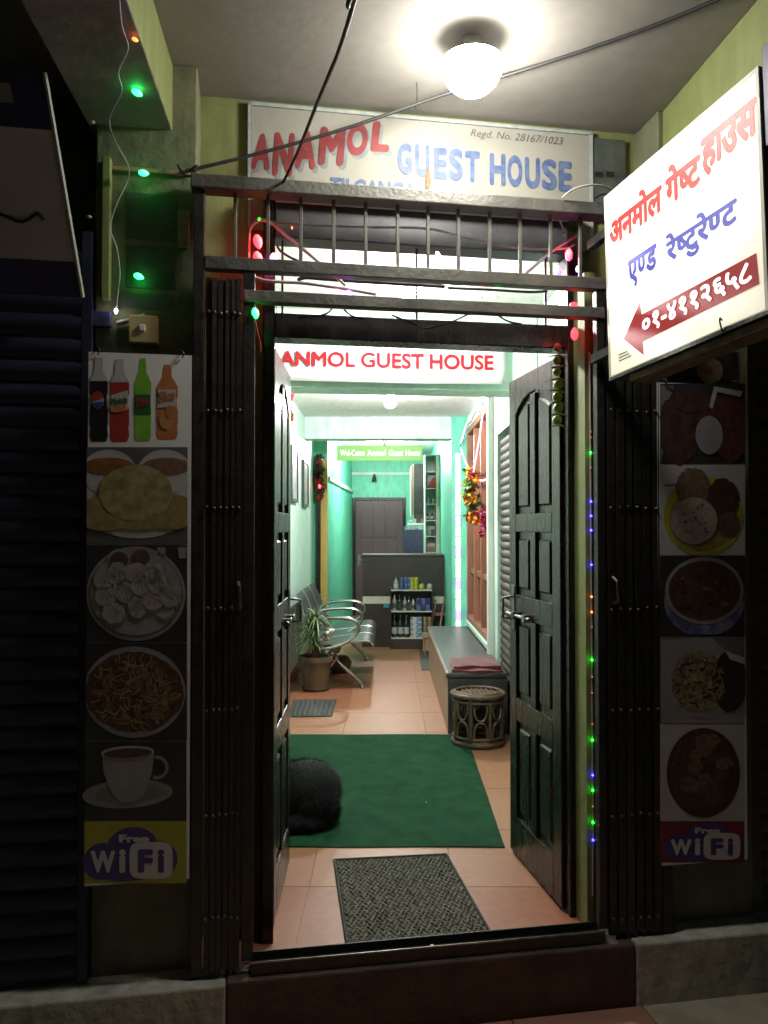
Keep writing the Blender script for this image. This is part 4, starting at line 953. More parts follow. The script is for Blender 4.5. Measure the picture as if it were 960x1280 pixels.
# lime and chilli charm
lc = thing('lime_chilli_charm', 'hanging charm of limes and chillies on a thread by the door', 'charm', (*[wpath([(697, 530, .13)])[0][0]], .13, wpath([(697, 530, .13)])[0][2]), 'F')
MB().tube(wpath([(697, 412, .12), (697, 532, .13)]), .0015, 5).build('thread', 'cable', lc)
for i, (py, m, r_) in enumerate(((434, 'tomato_red', .015), (451, 'chili', .016), (465, 'lime_fruit', .016), (481, 'lime_fruit', .019), (496, 'lime_fruit', .019), (510, 'lime_fruit', .019), (525, 'lime_fruit', .018))):
    p = wpath([(697 + random.uniform(-1, 1), py, .125)])[0]; MB().ball(p, r_, 14, 10, 1.05).build('lime', m, lc, smooth=True)
for py in (445, 459, 474, 489, 503, 518, 532):
    p = Vector(wpath([(697, py, .12)])[0]); a = random.uniform(-.3, .3); s_ = random.choice((-1, 1))
    MB().tube([p + Vector((-s_ * .024, 0, -.003)), p + Vector((0, -.014, 0)), p + Vector((s_ * .02, -.01, a * .02)), p + Vector((s_ * .042, 0, a * .05))], [.004, .0045, .0035, .0008], 6).build('chilli', 'chili', lc, smooth=True)

# ================================================================== HALL: RUGS AND MATS
def slabq(name, pts, z0, z1, m, label, cat):
    cx = sum(p[0] for p in pts) / 4; cy = sum(p[1] for p in pts) / 4
    t = thing(name, label, cat, (cx, cy, z0)); MB().hexa([(x, y, z0) for x, y in pts] + [(x, y, z1) for x, y in pts]).build('backing', m, t, bevel=.002); return t
# green carpet
gn = gp(631, 1060); gfar = gp(583, 919)
rug = thing('green_carpet', 'large plain green carpet on the terrazzo under the black dog', 'carpet', (-.15, 4.6, .001))
NX, NY = 30, 40; b = MB(); vs = []; fs = []
for j in range(NY + 1):
    for i in range(NX + 1):
        y = gn[1] + (gfar[1] - gn[1]) * j / NY; xr = gn[0] + (gfar[0] - gn[0]) * j / NY; x = -.86 + (xr + .86) * i / NX
        e_ = min(i, NX - i, j, NY - j)
        vs.append((x + random.uniform(-.001, .001), y + (.004 * math.sin(x * 7) if j in (0, NY) else 0), .009 + .0016 * math.sin(x * 5 + y * 3) * math.sin(y * 4) - (.003 if e_ == 0 else 0)))
for j in range(NY):
    for i in range(NX):
        k = j * (NX + 1) + i; fs.append((k, k + 1, k + NX + 2, k + NX + 1))
b.add(vs, fs); 
edge = [j * 0 + i for i in range(NX + 1)] + [j * (NX + 1) + NX for j in range(1, NY + 1)] + [NY * (NX + 1) + i for i in range(NX - 1, -1, -1)] + [j * (NX + 1) for j in range(NY - 1, 0, -1)]
k0 = len(b.v); b.v += [(b.v[i][0], b.v[i][1], .0012) for i in edge]
for a in range(len(edge)): c = (a + 1) % len(edge); b.f.append((edge[a], k0 + a, k0 + c, edge[c]))
b.build('pile', 'mat_green', rug, smooth=True)
lt = gp(533, 1003, .01); MB().ball((lt[0], lt[1], .012), .004, 6, 4, .5).build('lint_speck', 'white', rug)
# doormat: looped yarn in rows
dm = [gp(434, 1181), gp(613, 1168), gp(558, 1070), gp(418, 1077)]
dmt = slabq('doormat', dm, .0012, .006, 'mat_brown', 'brown and black looped doormat at the threshold', 'doormat')
A0, A1, A2, A3 = [Vector((*p, 0)) for p in dm]; nr, nc = 34, 26; lo = MB()
for r in range(nr):
    for c in range(nc):
        t_, s_ = (r + .5) / nr, (c + .5 + (.25 if r % 2 else -.25)) / nc
        p = A0.lerp(A1, s_).lerp(A3.lerp(A2, s_), t_); dx = (A1 - A0) / nc * .5; dy = (A3 - A0) / nr * .62
        dz = random.uniform(.005, .0085); jx = Vector((random.uniform(-.002, .002), random.uniform(-.002, .002), 0)); p = p + jx; sg = 1 if c % 2 else -1
        a_ = p - dx * .8 - dy * .5 * sg; b_ = p + dx * .8 + dy * .5 * sg; w_ = dy * .42
        lo.add([a_ - w_ + Vector((0, 0, .005)), b_ - w_ + Vector((0, 0, .005)), b_ + w_ + Vector((0, 0, .005)), a_ + w_ + Vector((0, 0, .005)), (a_ * .7 + b_ * .3) + Vector((0, 0, .005 + dz)), (a_ * .3 + b_ * .7) + Vector((0, 0, .005 + dz))],
               [(0, 1, 5, 4), (1, 2, 5), (2, 3, 4, 5), (3, 0, 4)])
yl = lo.build('yarn_loops', 'mat_yarn', dmt); yl['kind'] = 'stuff'
bd = MB()
for P_, Q_ in ((A0, A1), (A1, A2), (A2, A3), (A3, A0)): bd.tube([P_ + Vector((0, 0, .007)), Q_ + Vector((0, 0, .007))], .006, 6)
bd.build('binding', 'mat_black', dmt, smooth=True)
# ribbed dark mat by the pot
rm = [gp(359, 897), gp(415, 896), gp(421, 875), gp(366, 876)]
rmt = slabq('ribbed_mat', rm, .0012, .006, 'mat_black', 'small black ribbed mat in front of the potted plant', 'mat')
A0, A1, A2, A3 = [Vector((*p, 0)) for p in rm]
for i in range(9):
    s0_, s1_ = (i + .12) / 9, (i + .62) / 9; q = [A0.lerp(A1, s0_), A0.lerp(A1, s1_), A3.lerp(A2, s1_), A3.lerp(A2, s0_)]
    MB().hexa([(p.x, p.y, .006) for p in q] + [(p.x, p.y, .011) for p in q]).build('rib', 'mat_black2', rmt)
fm = [gp(527, 838), gp(541, 838), gp(541, 812), gp(524, 812)]
slabq('floor_mat', fm, .0012, .008, 'mat_black2', 'small grey mat beyond the chest bench near the counter', 'mat')

# ================================================================== HANGING BANNER AND WELCOME BOARD
FR['H'] = Matrix.Translation((0, 4.46, 0)) @ Matrix.Rotation(R(7), 4, 'Z')
hb = thing('hanging_banner', 'white banner with red lettering hung across the hall below the lintel', 'banner', (-.1, 0, 2.33), 'H')
h0 = XL + .05; h1 = pp('H', 632, 450)[0]; hz0 = (pp('H', 345, 469)[1] + pp('H', 620, 485)[1]) / 2; hz1 = pp('H', 345, 418)[1] + .03
vs, fs = [], []
N_ = 40
for i in range(N_ + 1):
    for k in range(5):
        x = h0 + (h1 - h0) * i / N_; vs.append((x, .006 * math.sin(x * 9) * (1 - k / 5), hz0 + (hz1 - hz0) * k / 4 - .006 * math.sin(math.pi * i / N_) * (k == 0)))
for i in range(N_):
    for k in range(4): a = i * 5 + k; fs.append((a, a + 5, a + 6, a + 1))
o = MB().add(vs, fs).build('cloth', 'banner_white', hb, smooth=True); md = o.modifiers.new('t', 'SOLIDIFY'); md.thickness = .002; md.offset = 0
def hq(*p): return tuple(pp('H', *q, -.009) for q in p)
for s_, x0, x1 in (('ANMOL', 350, 444), ('GUEST', 451, 530), ('HOUSE', 537, 617)):
    k = lambda x: 1 + (x - 350) * .022
    lettering(s_, hq((x0, 456 + k(x0)), (x1, 456 + k(x1)), (x1, 437 + k(x1)), (x0, 437 + k(x0))), -.009, 'banner_red', hb, bold=.025)
for x in (h0 + .25, h1 - .4): MB().tube([(x, .0, hz1 - .02), (x, .0, ZH - .003)], .002, 5).build('hanging_cord', 'cable', hb)
wb = thing('welcome_board', 'green hanging board with white welcome lettering before the rear hall', 'sign', (-.05, 8.6, 2.2))
YW = 8.6
(a, z1_), (b_, z0_) = pp('W', 421, 557, YW), pp('W', 528, 576, YW)
MB().box(a, b_, YW, YW + .012, z0_, z1_).build('board', 'wel_green', wb, bevel=.002)
for s_, x0, x1 in (('Wel-Come', 425, 456), ('Anmol', 459, 482), ('Guest', 486, 504), ('House', 507, 525)):
    q = tuple(pp('W', *p, YW) for p in ((x0, 570), (x1, 570), (x1, 562), (x0, 562))); lettering(s_, q, YW - .002, 'white', wb, bold=.035)
for px in (435, 477, 519): 
    x = pp('W', px, 560, YW)[0]; MB().tube([(x, YW + .006, z1_ - .005), (x, YW + .006, ZH - .003)], .0018, 5).build('hanging_cord', 'cable_pale', wb)

# ================================================================== RECEPTION
YC = 9.93
cnt = thing('reception_counter', 'dark wood reception counter with a cream band across the hall end', 'counter', (.2, YC, 0))
c0 = pp('W', 453, 750, YC)[0]; c1 = .695
cz = pp('W', 500, 693, YC)[1]
MB().box(c0, c1, YC, YC + .5, .002, cz - .03).build('body', 'counterwood', cnt, bevel=.003)
MB().box(c0 - .01, c1, YC - .015, YC + .5, cz - .029, cz).build('top', 'counterwood', cnt, bevel=.004)
zb0, zb1 = pp('W', 500, 754.5, YC)[1], pp('W', 500, 745.5, YC)[1]
MB().box(c0 + .004, c1 - .004, YC - .008, YC - .0005, zb0, zb1).build('cream_band', 'offwhite', cnt)
x, z = pp('W', 483, 757, YC - .01); MB().box(x - .035, x + .035, YC - .012, YC - .009, z - .025, z + .025).build('sticker', 'ink_sticker' if 'ink_sticker' in MATS else mat('ink_sticker', (.03, .28, .36), .4).name, cnt)
YK = YC - .20
rk = thing('display_rack', 'small open display rack of bottles and packets against the counter', 'rack', (.3, YK, 0))
k0_, k1_ = pp('W', 489, 760, YK)[0], pp('W', 540, 760, YK)[0]
zs = [pp('W', 500, y, YK)[1] for y in (797.5, 764, 737.5, 712)]
for z in zs[:3]: MB().box(k0_, k1_, YK, YC - .012, z - .012, z).build('shelf', 'offwhite', rk)
for x in (k0_ - .012, k1_): MB().box(x, x + .012, YK, YC - .012, .002, zs[2] + .02).build('upright', 'counterwood', rk)
MB().box(k0_, k1_, YC - .0115, YC - .0095, zs[0] - .1, zs[2] + .02).build('back_panel', 'charcoal', rk)
MB().box(k0_, k1_, YK + .01, YC - .012, .002, zs[0] - .013).build('plinth', 'counterwood', rk)
mat('glass_brown', (.05, .025, .012), .12, 0, spec=.8); mat('glass_dark', (.02, .02, .022), .12, 0, spec=.8); mat('pet_clear', (.30, .30, .30), .15)
mat('pack_blue', (.04, .07, .22), .35, 0, (.10, .14, .3), 30); mat('pack_yellow', (.45, .45, .04), .35, 0, (.3, .32, .04), 30); mat('pack_white', (.55, .55, .52), .4, 0, (.12, .22, .40), 16, lo=.5, hi=.56)
mat('pack_gold', (.20, .15, .07), .35, 0, (.30, .24, .12), 30); mat('pack_navy', (.02, .025, .07), .35, 0, (.05, .06, .14), 30); mat('label_pale', (.42, .42, .40), .5)
def bottle3(x, y, z, h, r, m, label, lab='label_pale', grp='bottles on the display rack'):
    t = thing('bottle', label, 'bottle', (x, y, z), 'W', grp)
    MB().lathe([(r * .9, 0), (r, h * .03), (r, h * .55), (r * .85, h * .64), (r * .38, h * .78), (r * .34, h * .93)], (x, y, z), 12).build('glass_body', m, t, smooth=True)
    MB().lathe([(r * .4, h * .93), (r * .4, h)], (x, y, z), 10).build('cap', 'chrome', t)
    MB().lathe([(r * 1.02, h * .16), (r * 1.02, h * .46)], (x, y, z), 12).build('label', lab, t, smooth=True)
def pack(x, y, z, wx, wy, h, m, label, cat='packet', grp='packets on the display rack', name='packet'):
    o = MB().box(x - wx / 2, x + wx / 2, y - wy / 2, y + wy / 2, z, z + h).build(name, m, base=(x, y, z), bevel=.004); tag(o, label, cat, grp); return o
def can(x, y, z, r, h, m, label, grp='cans on the display rack'):
    t = thing('can', label, 'can', (x, y, z), 'W', grp)
    MB().lathe([(r * .85, 0), (r, h * .06), (r, h * .92), (r * .85, h * .99)], (x, y, z), 12).build('body', m, t, smooth=True); MB().lathe([(r * .86, h * .985), (r * .86, h)], (x, y, z), 12).build('lid', 'chrome', t)
ym = (YK + YC) / 2 - .02
def kx(px): return pp('W', px, 760, ym)[0]
bottle3(kx(495), ym, zs[2], .155, .03, 'pet_clear', 'clear bottle at the window-free end of the top rack shelf')
for i, px in enumerate((502, 507, 511)):
    for k in range(2): can(kx(px), ym, zs[2] + k * .075, .022, .074, 'pack_blue', ('upper' if k else 'lower') + ' blue can, ' + ('first', 'second', 'third')[i] + ' from the clear bottle on the top rack shelf')
for i, px in enumerate((515, 520)):
    for k in range(3): can(kx(px), ym, zs[2] + k * .05, .024, .049, 'pack_yellow', ('bottom', 'middle', 'top')[k] + ' yellow tin of the ' + ('blue-can', 'fruit') + ('' ,)[0:0] if False else ('bottom', 'middle', 'top')[k] + ' yellow tin in the stack beside the ' + ('blue cans', 'round jars')[i])
for i, (px, m, w_) in enumerate(((527, 'pack_yellow', 'yellow'), (537, 'label_pale', 'pale'))):
    t = thing('jar', w_ + ' round jar at the end of the top rack shelf', 'jar', (kx(px), ym, zs[2]), 'W', 'jars on the display rack')
    MB().lathe([(.02, 0), (.034, .02), (.036, .045), (.022, .068)], (kx(px), ym, zs[2]), 14).build('body', m, t, smooth=True); MB().lathe([(.022, .068), (.022, .08)], (kx(px), ym, zs[2]), 12).build('lid', 'chrome', t)
for i, px in enumerate((493, 499.5, 506, 511.5, 516.5)): bottle3(kx(px), ym + .01 * (i % 2), zs[1], .20 - .012 * i, .027, 'glass_dark' if i % 2 else 'pet_clear', 'slim bottle, ' + ('first', 'second', 'third', 'fourth', 'fifth')[i] + ' along the middle rack shelf', 'poster_dark')
for i, px in enumerate((523, 529, 535)):
    for k in range(2): pack(kx(px), ym, zs[1] + k * .076, .055, .1, .074, 'pack_navy' if (i + k) % 2 else 'pack_blue', ('lower', 'upper')[k] + ' dark blue carton, ' + ('first', 'second', 'third')[i] + ' from the slim bottles, middle rack shelf')
for i, px in enumerate((493, 500.5, 508)): bottle3(kx(px), ym, zs[0], .27, .034, 'glass_dark', 'tall dark beer bottle, ' + ('first', 'second', 'third')[i] + ' along the bottom rack shelf')
for k in range(4): pack(kx(520), ym, zs[0] + k * .062, .135, .12, .060, 'pack_white', ('lowest', 'second lowest', 'third lowest', 'topmost')[k] + ' white and blue packet stacked on the bottom rack shelf')
for i, px in enumerate((531, 537)):
    for k in range(4): can(kx(px), ym, zs[0] + k * .063, .027, .062, 'pack_gold', ('lowest', 'second', 'third', 'topmost')[k] + ' gold tin in the ' + ('inner', 'outer')[i] + ' stack, bottom rack shelf')
# brown folding stand leaning at the end of the counter
ls = thing('folding_stand', 'brown wooden folding stand leaning beside the display rack', 'stand', (.63, YC - .2, 0))
for dx in (-.05, .05):
    MB().tube([(.60 + dx - .06, YC - .28, .012), (.64 + dx, YC - .03, pp('W', 550, 750, YC)[1])], .012, 8).build('leg', 'brownwood', ls, smooth=True)
for t_ in (.2, .75): MB().box(.52 + .08 * t_, .72 - .02 + .02 * t_, YC - .275 + .24 * t_, YC - .26 + .24 * t_, .5 * t_ + .02, .5 * t_ + .06).build('crossbar', 'brownwood', ls)
# low brown table in front
YT = 9.2
lt_ = thing('side_table', 'low brown wooden side table behind the chest bench', 'table', (.47, YT, 0))
x0, zt_ = pp('W', 528, 795, YT); x1 = .66
MB().box(x0, x1, YT, YT + .35, zt_ - .02, zt_).build('top', 'paleply', lt_, bevel=.003)
for x in (x0 + .02, x1 - .04):
    for y in (YT + .02, YT + .31): MB().box(x, x + .02, y, y + .02, .001, zt_ - .021).build('leg', 'brownwood', lt_)
MB().box(x0 + .01, x1 - .01, YT + .03, YT + .045, .06, zt_ - .021).build('panel', 'paleply', lt_)
# rear: tall shelf, wall cabinet, ledge
YS = 10.75
sh = thing('tall_shelf', 'tall white open shelf standing behind the counter', 'shelf', (.58, YS, 0))
x0, zt_ = pp('W', 531, 568, YS); x1 = .695; xm = pp('W', 545, 600, YS)[0]
MB().box(x0, x0 + .014, YS, YS + .3, .002, zt_).build('side_panel', 'white', sh); MB().box(xm, x1, YS - .005, YS + .3, .002, zt_).build('door_panel', 'offwhite', sh, bevel=.002)
MB().box(x0 + .015, xm - .001, YS + .285, YS + .299, .002, zt_).build('back_panel', 'white', sh); 
zsv = [pp('W', 537, y, YS)[1] for y in (690, 670, 650, 629.5, 610, 589)]
for z in zsv + [zt_]: MB().box(x0 + .015, xm - .001, YS + .005, YS + .284, z - .012, z).build('shelf_board', 'white', sh)
xs = (x0 + xm) / 2 + .005
pack(xs, YS + .08, zsv[0], .10, .1, .07, 'brownwood', 'brown box on the lowest visible level of the tall shelf', 'box', 'things on the tall shelf', 'box')
pack(xs + .03, YS + .08, zsv[1], .05, .08, .09, 'pack_navy', 'navy packet on the second level of the tall shelf', 'packet', 'things on the tall shelf'); pack(xs - .04, YS + .08, zsv[1], .05, .08, .07, 'leaf', 'green packet on the second level of the tall shelf', 'packet', 'things on the tall shelf')
bottle3(xs - .045, YS + .07, zsv[2], .12, .022, 'glass_brown', 'brown bottle nearer the cabinet on the third level of the tall shelf', 'label_pale', 'things on the tall shelf'); bottle3(xs + .02, YS + .07, zsv[2], .11, .024, 'glass_dark', 'dark bottle nearer the door panel on the third level of the tall shelf', 'label_pale', 'things on the tall shelf')
for dx, w_ in ((-.03, 'steel cup nearer the cabinet'), (.035, 'steel cup nearer the door panel')):
    o = MB().lathe([(.02, 0), (.03, .07), (.027, .07), (.018, .004)], (xs + dx, YS + .07, zsv[3]), 12).build('cup', 'chrome', base=(xs + dx, YS + .07, zsv[3]), smooth=True); tag(o, w_ + ' on the fourth level of the tall shelf', 'cup', 'things on the tall shelf')
o = MB().add([(xs - .05, YS + .05, zsv[4]), (xs + .065, YS + .05, zsv[4]), (xs + .065, YS + .12, zsv[4]), (xs - .05, YS + .12, zsv[4]), (xs + .04, YS + .06, zsv[4] + .15), (xs + .06, YS + .06, zsv[4] + .15), (xs + .06, YS + .11, zsv[4] + .15), (xs + .04, YS + .11, zsv[4] + .15)],
               [(3, 2, 1, 0), (4, 5, 6, 7), (0, 1, 5, 4), (1, 2, 6, 5), (2, 3, 7, 6), (3, 0, 4, 7)]).build('bag', 'flower_red', base=(xs, YS + .08, zsv[4]), bevel=.01); tag(o, 'red cone-shaped bag near the top of the tall shelf', 'bag', 'things on the tall shelf')
YD = 11.2
cab = thing('wall_cabinet', 'dark wall cabinet with pale edge beside the tall shelf', 'cabinet', (.38, YD, 1.58))
x0, z1_ = pp('W', 517.5, 580, YD); x1, z0_ = pp('W', 531, 650, YD)
MB().box(x0, x1 + .25, YD, YD + .35, z0_ + .11, z1_).build('body', 'charcoal', cab, bevel=.003)
for i in range(3): MB().box(x0 - .045 + i * .015, x0 - .033 + i * .015, YD + .02, YD + .33, z0_ + .05 + .02 * i, z1_ - .02 * (2 - i)).build('open_door', 'paleply' if i % 2 else 'offwhite', cab)
MB().box(x0 - .08, x1 + .25, YD - .08, YD + .35, z0_ - .07, z0_ - .045).build('ledge', 'white', cab, bevel=.003)
MB().box(x0 + .01, x1 + .25, YD + .05, YD + .34, z0_ - .045, z0_ + .109).build('niche', 'poster_dark', cab)
for i in range(4):
    pack(x0 - .05 + i * .055, YD - .03, z0_ - .045, .045, .05, .04 + .02 * (i % 2), ('pack_white', 'label_pale', 'pack_navy', 'brownwood')[i], ('white-blue', 'pale', 'navy', 'brown')[i] + ' small packet on the white ledge under the wall cabinet', 'packet', 'packets on the cabinet ledge')
YE = 11.0
bx_ = thing('blue_crate', 'dark blue crate of goods under the white cabinet ledge', 'crate', (.36, YE, .9))
x0, zz = pp('W', 504, 662, YE); x1 = pp('W', 529, 662, YE)[0]
MB().box(x0, x1, YE, YE + .25, .95, zz).build('body', 'pack_navy', bx_, bevel=.004)
MB().box(x0 - .02, x1 + .02, YE - .02, YE + .4, .0, .949).build('stand', 'charcoal', bx_)
for i in range(3): MB().box(x0 + .02 + i * .08, x0 + .085 + i * .08, YE + .02, YE + .2, zz, zz + .045).build('packet', 'pack_white' if i != 1 else 'label_pale', bx_)
# rear door
bd_ = thing('rear_door', 'dark maroon panelled door in the rear wall behind the counter', 'door', (-.25, YB, 0))
x0, zt_ = pp('W', 441, 622, YB); x1 = pp('W', 507, 622, YB)[0]; yy = YB - .04
MB().box(x0, x0 + .05, yy - .02, YB, 0, zt_).box(x1 - .05, x1, yy - .02, YB, 0, zt_).box(x0 + .05, x1 - .05, yy - .02, YB, zt_ - .05, zt_).build('frame', 'darkwood', bd_, bevel=.003)
MB().box(x0 + .052, x1 - .052, yy, YB - .002, .004, zt_ - .052).build('leaf', 'maroonwood', bd_)
xa, xb = x0 + .13, x1 - .13; pw = (xb - xa) / 3; zmid = pp('W', 480, 673, YB)[1]
for i in range(3):
    MB().box(xa + pw * i + .012, xa + pw * (i + 1) - .012, yy - .012, yy - .0005, .2, zmid - .03).build('panel', 'maroonwood', bd_, bevel=.006)
    zA = zt_ - .2 + (.05 if i == 1 else 0)
    MB().prism([(xa + pw * i + .012, zmid + .02), (xa + pw * (i + 1) - .012, zmid + .02), (xa + pw * (i + 1) - .012, zA + (-.02 if i == 2 else 0)), (xa + pw * (i + .5), zA + .015), (xa + pw * i + .012, zA + (-.02 if i == 0 else 0))], yy - .012, yy - .0005).build('panel', 'maroonwood', bd_, bevel=.006)
hx, hz = pp('W', 449, 700, yy); MB().box(hx - .02, hx + .02, yy - .006, yy - .0005, hz - .09, hz + .09).build('lock_plate', 'chrome', bd_)
MB().tube([(hx, yy - .006, hz), (hx, yy - .05, hz), (hx + .1, yy - .05, hz)], .01, 8).build('handle', 'chrome', bd_, smooth=True)
# bell above the door, conduits
(x, z) = pp('W', 468, 598, YB); t = thing('wall_bell', 'small dark bell on the rear wall above the maroon door', 'bell', (x, YB, z - .08))
MB().lathe([(.045, -.06), (.04, -.03), (.028, .02), (.012, .05)], (x, YB - .05, z), 14).build('bell_cup', 'iron', t, smooth=True); MB().box(x - .02, x + .02, YB - .05, YB - .001, z + .03, z + .07).build('mount', 'iron', t)
(xa, za) = pp('W', 430, 592, YB - .02); xb = pp('W', 512, 588, YB - .02)[0]
tag(MB().box(xa - .1, xb, YB - .03, YB - .002, za - .02, za + .02).build('wall_conduit', 'white', base=(xa, YB, za)), 'white conduit running level across the rear wall', 'conduit')
def xl(y): return -.75 + .14 * (y - 9.9) / (YB - 9.9)
zc_ = 2.06
tag(MB().hexa([(xl(9.95), 9.95, zc_), (xl(9.95) + .03, 9.95, zc_), (xl(YB) + .03, YB - .05, zc_), (xl(YB), YB - .05, zc_), (xl(9.95), 9.95, zc_ + .05), (xl(9.95) + .03, 9.95, zc_ + .05), (xl(YB) + .03, YB - .05, zc_ + .05), (xl(YB), YB - .05, zc_ + .05)]).build('wall_conduit', 'white', base=(-.7, 11, zc_)), 'white conduit running back along the teal side wall', 'conduit')
# yellow door post at the left
x0 = pp('W', 401, 650, 9.85)[0]; x1 = pp('W', 409.5, 650, 9.85)[0]
tag(MB().box(x0, x1, 9.82, 9.898, 0, 2.3).build('door_post', 'yellowwood', base=(x0, 9.85, 0), bevel=.003), 'yellow ochre wooden post at the end of the left wall', 'post')
tag(MB().box(x0 - .05, x0 - .004, 9.80, 9.898, 0, 2.3).build('door_post', 'darkwood', base=(x0, 9.8, 0), bevel=.003), 'dark brown post beside the yellow ochre one', 'post')

# ================================================================== WAITING CHAIR (three linked seats along the left wall)
wc = thing('waiting_chair', 'three-seat steel waiting chair with chrome armrests along the left wall', 'chair', (-.55, 8.1, 0))
pb_ = [(-.845, .86), (-.80, .79), (-.735, .62), (-.675, .47), (-.64, .425)]
ps_ = [(-.66, .40), (-.60, .395), (-.45, .41), (-.28, .435), (-.20, .44), (-.155, .425), (-.135, .39)]
def panel_strip(path, y0, y1, th, name, m):
    P2 = [Vector((a, b)) for a, b in path]; top, bot = [], []
    for i, p in enumerate(P2):
        t_ = (P2[min(i + 1, len(P2) - 1)] - P2[max(i - 1, 0)]).normalized(); nn = Vector((-t_.y, t_.x)); top.append(p + nn * th / 2); bot.append(p - nn * th / 2)
    k = MB()
    poly = [tuple(p) for p in bot] + [tuple(p) for p in reversed(top)]
    n_ = len(P2)
    vs = [(*q, ) for q in poly]; k.v = [(x, y0, z) for x, z in poly] + [(x, y1, z) for x, z in poly]; N2 = len(poly)
    k.f = [(i, i + N2, (i + 1) % N2 + N2, (i + 1) % N2) for i in range(N2)]
    for i in range(n_ - 1): 
        k.f.append((i, i + 1, N2 - 2 - i, N2 - 1 - i)); k.f.append((N2 + N2 - 1 - i, N2 + N2 - 2 - i, N2 + i + 1, N2 + i))
    return k.build(name, m, wc, smooth=True)
def fine(path, n=3): return [(p.x, p.z) for p in smooth_path([(a, 0, b) for a, b in path], n)]
for i in range(3):
    y0 = 7.32 + i * .56; y1 = y0 + .50
    a = panel_strip(fine(pb_), y0, y1, .016, 'backrest', 'steel_seat'); b = panel_strip(fine(ps_), y0, y1, .016, 'seat', 'steel_seat')
    for yy_ in (y0 - .006, y1 + .006):
        MB().tube(smooth_path([(x, yy_, z) for x, z in pb_ + ps_[1:]], 3), .009, 6).build('edge_tube', 'chrome', wc, smooth=True)
for y in (7.29, 8.15, 8.99):
    arm = [(-.72, y, .60), (-.66, y, .635), (-.52, y, .65), (-.38, y, .65), (-.30, y, .625), (-.265, y, .57), (-.29, y, .50), (-.38, y, .43), (-.50, y, .385), (-.62, y, .37)]
    MB().tube(smooth_path(arm, 4), .016, 8).build('armrest', 'chrome', wc, smooth=True)
MB().box(-.50, -.44, 7.28, 9.0, .335, .375).build('beam', 'steel_seat', wc, bevel=.006)
for y in (7.36, 8.92):
    MB().tube(smooth_path([(-.48, y, .34), (-.47, y, .26), (-.40, y, .19), (-.30, y, .10), (-.24, y, .035)], 4), .017, 8).build('leg', 'chrome', wc, smooth=True)
    MB().tube(smooth_path([(-.48, y, .34), (-.49, y, .26), (-.58, y, .16), (-.70, y, .035)], 4), .017, 8).build('leg', 'chrome', wc, smooth=True)
    for x in (-.235, -.705): MB().lathe([(.024, 0), (.024, .012), (.012, .03), (.012, .045)], (x, y, .0005), 10).build('foot', 'chrome', wc, smooth=True)

# ================================================================== POTTED PLANT
def blade(bm_, p, d, L, w_, droop, n=4):
    p = Vector(p); d = Vector(d).normalized(); side = d.cross(Vector((0, 0, 1))); side = side.normalized() if side.length > .01 else Vector((1, 0, 0))
    pts = []
    for i in range(n + 1):
        t_ = i / n; c = p + d * L * t_ - Vector((0, 0, droop * L * t_ * t_)); ww = w_ * (1 - t_) ** .7 * (.5 + 1.2 * min(t_ * 3, 1)) * .6 + .0004
        pts.append((c - side * ww, c + side * ww))
    k = len(bm_.v)
    for a, b in pts: bm_.v += [tuple(a), tuple(b)]
    for i in range(n): bm_.f.append((k + 2 * i, k + 2 * i + 1, k + 2 * i + 3, k + 2 * i + 2))
px_, py_ = gp(393, 866)
def pot(label, cx, cy, R0, R1, H, m='terracotta', saucer=True):
    t = thing('potted_plant', label, 'plant', (cx, cy, 0))
    if saucer: MB().lathe([(R0 * 1.05, .001), (R0 * 1.22, .03), (R0 * 1.16, .032), (R0 * 1.0, .012)], (cx, cy, 0), 28).build('saucer', m, t, smooth=True)
    MB().lathe([(R0, .013), (R1 * .93, H * .84), (R1 * 1.03, H * .85), (R1 * 1.04, H), (R1 * .92, H), (R1 * .88, H * .9)], (cx, cy, 0), 28).build('pot', m, t, smooth=True)
    MB().lathe([(R1 * .87, H * .88), (R1 * .5, H * .92), (.002, H * .93)], (cx, cy, 0), 20).build('soil', 'soil', t, smooth=True)
    return t
pl = pot('spiky green plant in a mossy clay pot beside the steel chair', px_, py_ + .13, .105, .155, .31)
cy_ = py_ + .13; rnd = random.Random(3)
for q in range(3):
    sx, sy = rnd.uniform(-.03, .03), rnd.uniform(-.03, .03); top = Vector((px_ + sx * 2 + (-.02, .05, -.06)[q], cy_ + sy * 2, (.62, .70, .52)[q]))
    MB().tube(smooth_path([(px_ + sx, cy_ + sy, .27), (px_ + sx * 1.5, cy_ + sy * 1.5, .42), tuple(top)]), .007, 6).build('stem', 'cane_dark', pl, smooth=True)
    for k in range(62):
        a = rnd.uniform(0, 6.28); e_ = rnd.uniform(-.35, 1.35); t_ = rnd.random() ** .6; base = Vector((px_ + sx, cy_ + sy, .33)).lerp(top, .25 + .75 * t_)
        lm = MB(); blade(lm, base, (math.cos(a) * math.cos(e_), math.sin(a) * math.cos(e_), math.sin(e_)), rnd.uniform(.13, .23), .013, rnd.uniform(.15, .6))
        lm.build('leaf', 'leaf' if rnd.random() < .65 else 'leaf2', pl, smooth=True)
